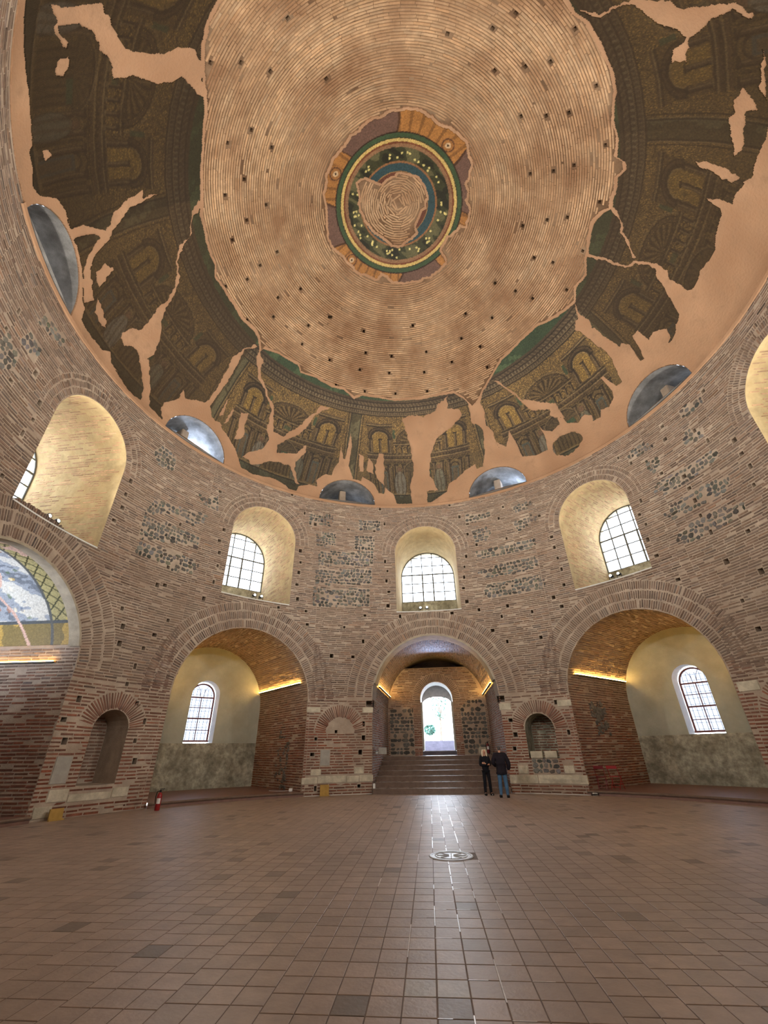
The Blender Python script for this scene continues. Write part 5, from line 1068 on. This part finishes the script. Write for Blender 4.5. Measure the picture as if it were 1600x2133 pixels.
# ------------------------------------------------------------------ the two visitors
def skin(name, joints, edges, mat, parent, root, lv=2, smooth=True):
    keys = list(joints); ix = {k: i for i, k in enumerate(keys)}; me = bpy.data.meshes.new(name); me.from_pydata([joints[k][0] for k in keys], [(ix[a], ix[b]) for a, b in edges], [])
    o = bpy.data.objects.new(name, me); link(o, parent); md = o.modifiers.new('skin', 'SKIN'); md.use_smooth_shade = True
    if not me.skin_vertices: me.attributes
    sv = me.skin_vertices[0].data
    for k in keys:
        r = joints[k][1]; sv[ix[k]].radius = r if isinstance(r, tuple) else (r, r); sv[ix[k]].use_root = (k == root)
    sb = o.modifiers.new('smooth', 'SUBSURF'); sb.levels = lv; sb.render_levels = lv; me.materials.append(mat); return o
def chain(*k): return list(zip(k[:-1], k[1:]))
m_skin = material('skin', lin(208, 160, 134), noise=.05, rough=.6); m_hairb = material('blonde_hair', lin(236, 222, 196), noise=.15, nscale=30, rough=.6); m_hairg = material('grey_hair', lin(88, 84, 82), noise=.25, nscale=30)
m_blk = material('black_cloth', lin(30, 32, 38), noise=.2, nscale=8); m_navy = material('dark_jacket', lin(38, 34, 42), noise=.2, nscale=6, bump=.3); m_jean = material('blue_denim', lin(78, 112, 146), noise=.25, nscale=5, bump=.2); m_shoe = material('black_shoe', lin(30, 29, 30), noise=.1, rough=.5)
m_mouth = material('lips', lin(150, 84, 80), noise=0); m_eye = material('eye', lin(40, 34, 32), noise=0)
def hand(J, E, w, side, pt, d, up, pre, curl=.5):
    """palm and five fingers at the end of a forearm; d = pointing direction, up = back of the hand"""
    d = np.array(d, float); d /= np.linalg.norm(d); up = np.array(up, float); up -= d*(up@d); up /= np.linalg.norm(up); sd = np.cross(d, up)*side; p = np.array(pt, float)
    J[pre+'palm'] = (tuple(p+d*.055), (.034, .018)); E.append((w, pre+'palm'))
    for i, (o, ln) in enumerate(((-.027, .066), (-.009, .076), (.009, .072), (.026, .056))):
        a = p+d*.09+sd*o; b = a+d*ln*.55-up*ln*.25*curl; c = b+d*ln*.35*(1-curl*.5)-up*ln*.5*curl
        J[pre+'f%da' % i] = (tuple(a), .0095); J[pre+'f%db' % i] = (tuple(b), .0088); J[pre+'f%dc' % i] = (tuple(c), .0075); E += chain(pre+'palm', pre+'f%da' % i, pre+'f%db' % i, pre+'f%dc' % i)
    a = p+d*.035-sd*.036; b = a+d*.035-sd*.02-up*.012; J[pre+'ta'] = (tuple(a), .011); J[pre+'tb'] = (tuple(b), .009); E += chain(pre+'palm', pre+'ta', pre+'tb')
def person(name, loc, rz, H, label, female):
    """front of the body towards -y in its own space; x to the viewer's right when it faces the viewer"""
    t = empty('person', loc, rz); tag(t, label, 'person'); k = H/1.72; J = {}; E = []
    def j(n, x, y, z, r): J[n] = ((x*k, y*k, z*k), tuple(q*k for q in r) if isinstance(r, tuple) else r*k)
    sw = .165 if female else .195; hw = .085 if female else .09
    j('pelvis', 0, 0, .92, (.125, .09)); j('waist', 0, 0, 1.06, (.112 if female else .13, .085)); j('chest', 0, .0, 1.25, (.135 if female else .16, .1)); j('neckbase', 0, .01, 1.42, (.075, .06)); j('neck', 0, 0, 1.49, .05)
    j('jaw', 0, -.02, 1.545, (.052, .066)); j('face', 0, -.012, 1.615, (.068, .088)); j('crown', 0, .005, 1.675, (.058, .068)); E += chain('pelvis', 'waist', 'chest', 'neckbase', 'neck', 'jaw', 'face', 'crown')
    legs = {}
    for s, nm in ((-1, 'l'), (1, 'r')):
        fx = s*(.10 if female else .125); fy = -.02*s
        if female and s > 0: fx = .135
        j(nm+'hip', s*hw, 0, .86, .085); j(nm+'knee', (s*hw+fx)/2, -.02+fy/2, .48, .055); j(nm+'calf', fx*.9, .015+fy, .33, .056); j(nm+'ankle', fx, .02+fy, .085, .038); j(nm+'toe', fx+s*.025, -.13+fy, .035, (.042, .03)); E += chain('pelvis', nm+'hip', nm+'knee', nm+'calf', nm+'ankle', nm+'toe')
        j(nm+'sh', s*sw, .005, 1.385, .06); E.append(('chest', nm+'sh'))
    if female:                                  # arms folded across the front
        j('lelb', -.235, -.02, 1.10, .042); j('lwr', .02, -.17, 1.115, .027); j('relb', .235, -.02, 1.10, .042); j('rwr', -.05, -.20, 1.155, .027)
        hl, hr = ((1, -.1, .1), (0, -1, .3)), ((-1, -.05, .25), (0, -1, .3))
    else:                                       # left hand low, right arm bent in front
        j('lelb', -.30, .03, 1.10, .048); j('lwr', -.27, -.12, .88, .03); j('relb', .30, .02, 1.12, .048); j('rwr', .17, -.2, 1.02, .03)
        hl, hr = ((.1, -.35, -.9), (-1, 0, 0)), ((-.8, -.55, .05), (0, -.3, 1))
    E += chain('lsh', 'lelb', 'lwr')+chain('rsh', 'relb', 'rwr')
    hand(J, E, 'lwr', 1, J['lwr'][0], hl[0], hl[1], 'lh', .6); hand(J, E, 'rwr', -1, J['rwr'][0], hr[0], hr[1], 'rh', .6)
    J['nose'] = ((0, -.108*k, 1.598*k), (.011*k, .014*k)); E.append(('face', 'nose'))
    body = skin('body', J, E, m_skin, t, 'pelvis', 2)
    for s in (-1, 1):
        MB().lathe([(.0, -.006), (.011, 0), (.0, .006)], (s*.028*k, -.093*k, 1.622*k), 8).build('eye', m_eye, t); e = MB().lathe([(.0, -.028), (.018, -.01), (.02, .012), (.0, .03)], (s*.07*k, .01*k, 1.607*k), 8).build('ear', m_skin, t, True)
    MB().box((0, -.088*k, 1.557*k), (.021*k, .008*k, .006*k), 0, .003).build('mouth', m_mouth, t)
    up = 1.012 if female else 1.02
    def grow(names, g_, dz=0): return {n: (tuple(np.array(J[n][0])+[0, 0, dz]), tuple(r+g_ for r in (J[n][1] if isinstance(J[n][1], tuple) else (J[n][1],)*2))) for n in names}
    tn = ['pelvis', 'waist', 'chest', 'neckbase', 'lsh', 'lelb', 'lwr', 'rsh', 'relb', 'rwr']; T = grow(tn, .028 if female else .045); Et = chain('pelvis', 'waist', 'chest', 'neckbase')+chain('chest', 'lsh', 'lelb', 'lwr')+chain('chest', 'rsh', 'relb', 'rwr')
    if female: T['pelvis'] = ((0, 0, .95*k), (.145*k, .115*k)); T['hem'] = ((0, 0, .86*k), (.155*k, .125*k)); T['low'] = ((0, 0, .80*k), (.15*k, .12*k)); Et += [('pelvis', 'hem'), ('hem', 'low')]; 
    else: T['low'] = ((0, 0, .72*k), (.215*k, .16*k)); T['hem'] = ((0, 0, .80*k), (.215*k, .16*k)); T['pelvis'] = ((0, 0, .93*k), (.2*k, .15*k)); Et += [('low', 'hem')]; T['collar'] = ((0, .01, 1.475*k), (.07*k, .07*k)); Et += [('hem', 'pelvis'), ('neckbase', 'collar')]
    skin('sweater' if female else 'jacket', T, Et, m_blk if female else m_navy, t, 'pelvis', 2)
    ln = ['pelvis', 'lhip', 'lknee', 'lcalf', 'lankle', 'rhip', 'rknee', 'rcalf', 'rankle']; T = grow(ln, .014 if female else .022); T['pelvis'] = ((0, 0, .90*k), (.11*k, .08*k)); T['lankle'] = ((J['lankle'][0][0], J['lankle'][0][1], .06), (.056, .056)); T['rankle'] = ((J['rankle'][0][0], J['rankle'][0][1], .06), (.056, .056)); Et = chain('pelvis', 'lhip', 'lknee', 'lcalf', 'lankle')+chain('pelvis', 'rhip', 'rknee', 'rcalf', 'rankle')
    skin('trousers', T, Et, m_blk if female else m_jean, t, 'pelvis', 2)
    for nm in 'lr':
        a, b = np.array(J[nm+'ankle'][0]), np.array(J[nm+'toe'][0]); h = a.copy(); h[2] = .045; h[1] += .05; T = {'heel': (tuple(h), (.05, .05)), 'mid': (tuple((h+b)/2), (.056, .055)), 'toe': (tuple(b+np.array([0, -.02, .005])), (.06, .048)), 'top': (tuple(a+[0, .01, .0]), .055)}
        sh = skin('shoe', T, [('heel', 'mid'), ('mid', 'toe'), ('heel', 'top')], m_shoe, t, 'mid', 2)
        if female and nm == 'r': MB().box(tuple(b+[-.035, .03, .0]), (.012, .07, .02), 0, .006).build('shoe_stripe', m_wht, sh)
    if female:
        T = {'top': ((0, .015*k, 1.69*k), (.078*k, .085*k)), 'back': ((0, .05*k, 1.6*k), (.088*k, .07*k)), 'nape': ((0, .06*k, 1.48*k), (.095*k, .05*k)), 'end': ((0, .055*k, 1.40*k), (.10*k, .04*k))}; Et = chain('top', 'back', 'nape', 'end')
        for s, n in ((-1, 'a'), (1, 'b')):
            T[n+'1'] = ((s*.062*k, -.01*k, 1.67*k), .034*k); T[n+'2'] = ((s*.085*k, -.02*k, 1.57*k), .03*k); T[n+'3'] = ((s*.095*k, -.04*k, 1.47*k), .03*k); T[n+'4'] = ((s*.105*k, -.055*k, 1.40*k), .018*k); Et += chain('top', n+'1', n+'2', n+'3', n+'4')
        skin('hair', T, Et, m_hairb, t, 'top', 2)
    else:
        T = {'top': ((0, .005*k, 1.685*k), (.074*k, .085*k)), 'back': ((0, .04*k, 1.615*k), (.076*k, .062*k)), 'nape': ((0, .045*k, 1.545*k), (.055*k, .035*k))}; skin('hair', T, chain('top', 'back', 'nape'), m_hairg, t, 'top', 2)
    return t
person('woman', (2.0, 10.62, .0), rad(14), 1.72, 'person in black sweater and black trousers with folded arms, facing the camera', True)
person('man', (2.56, 9.62, .0), rad(176), 1.83, 'person in dark hooded jacket and blue jeans seen from behind', False)
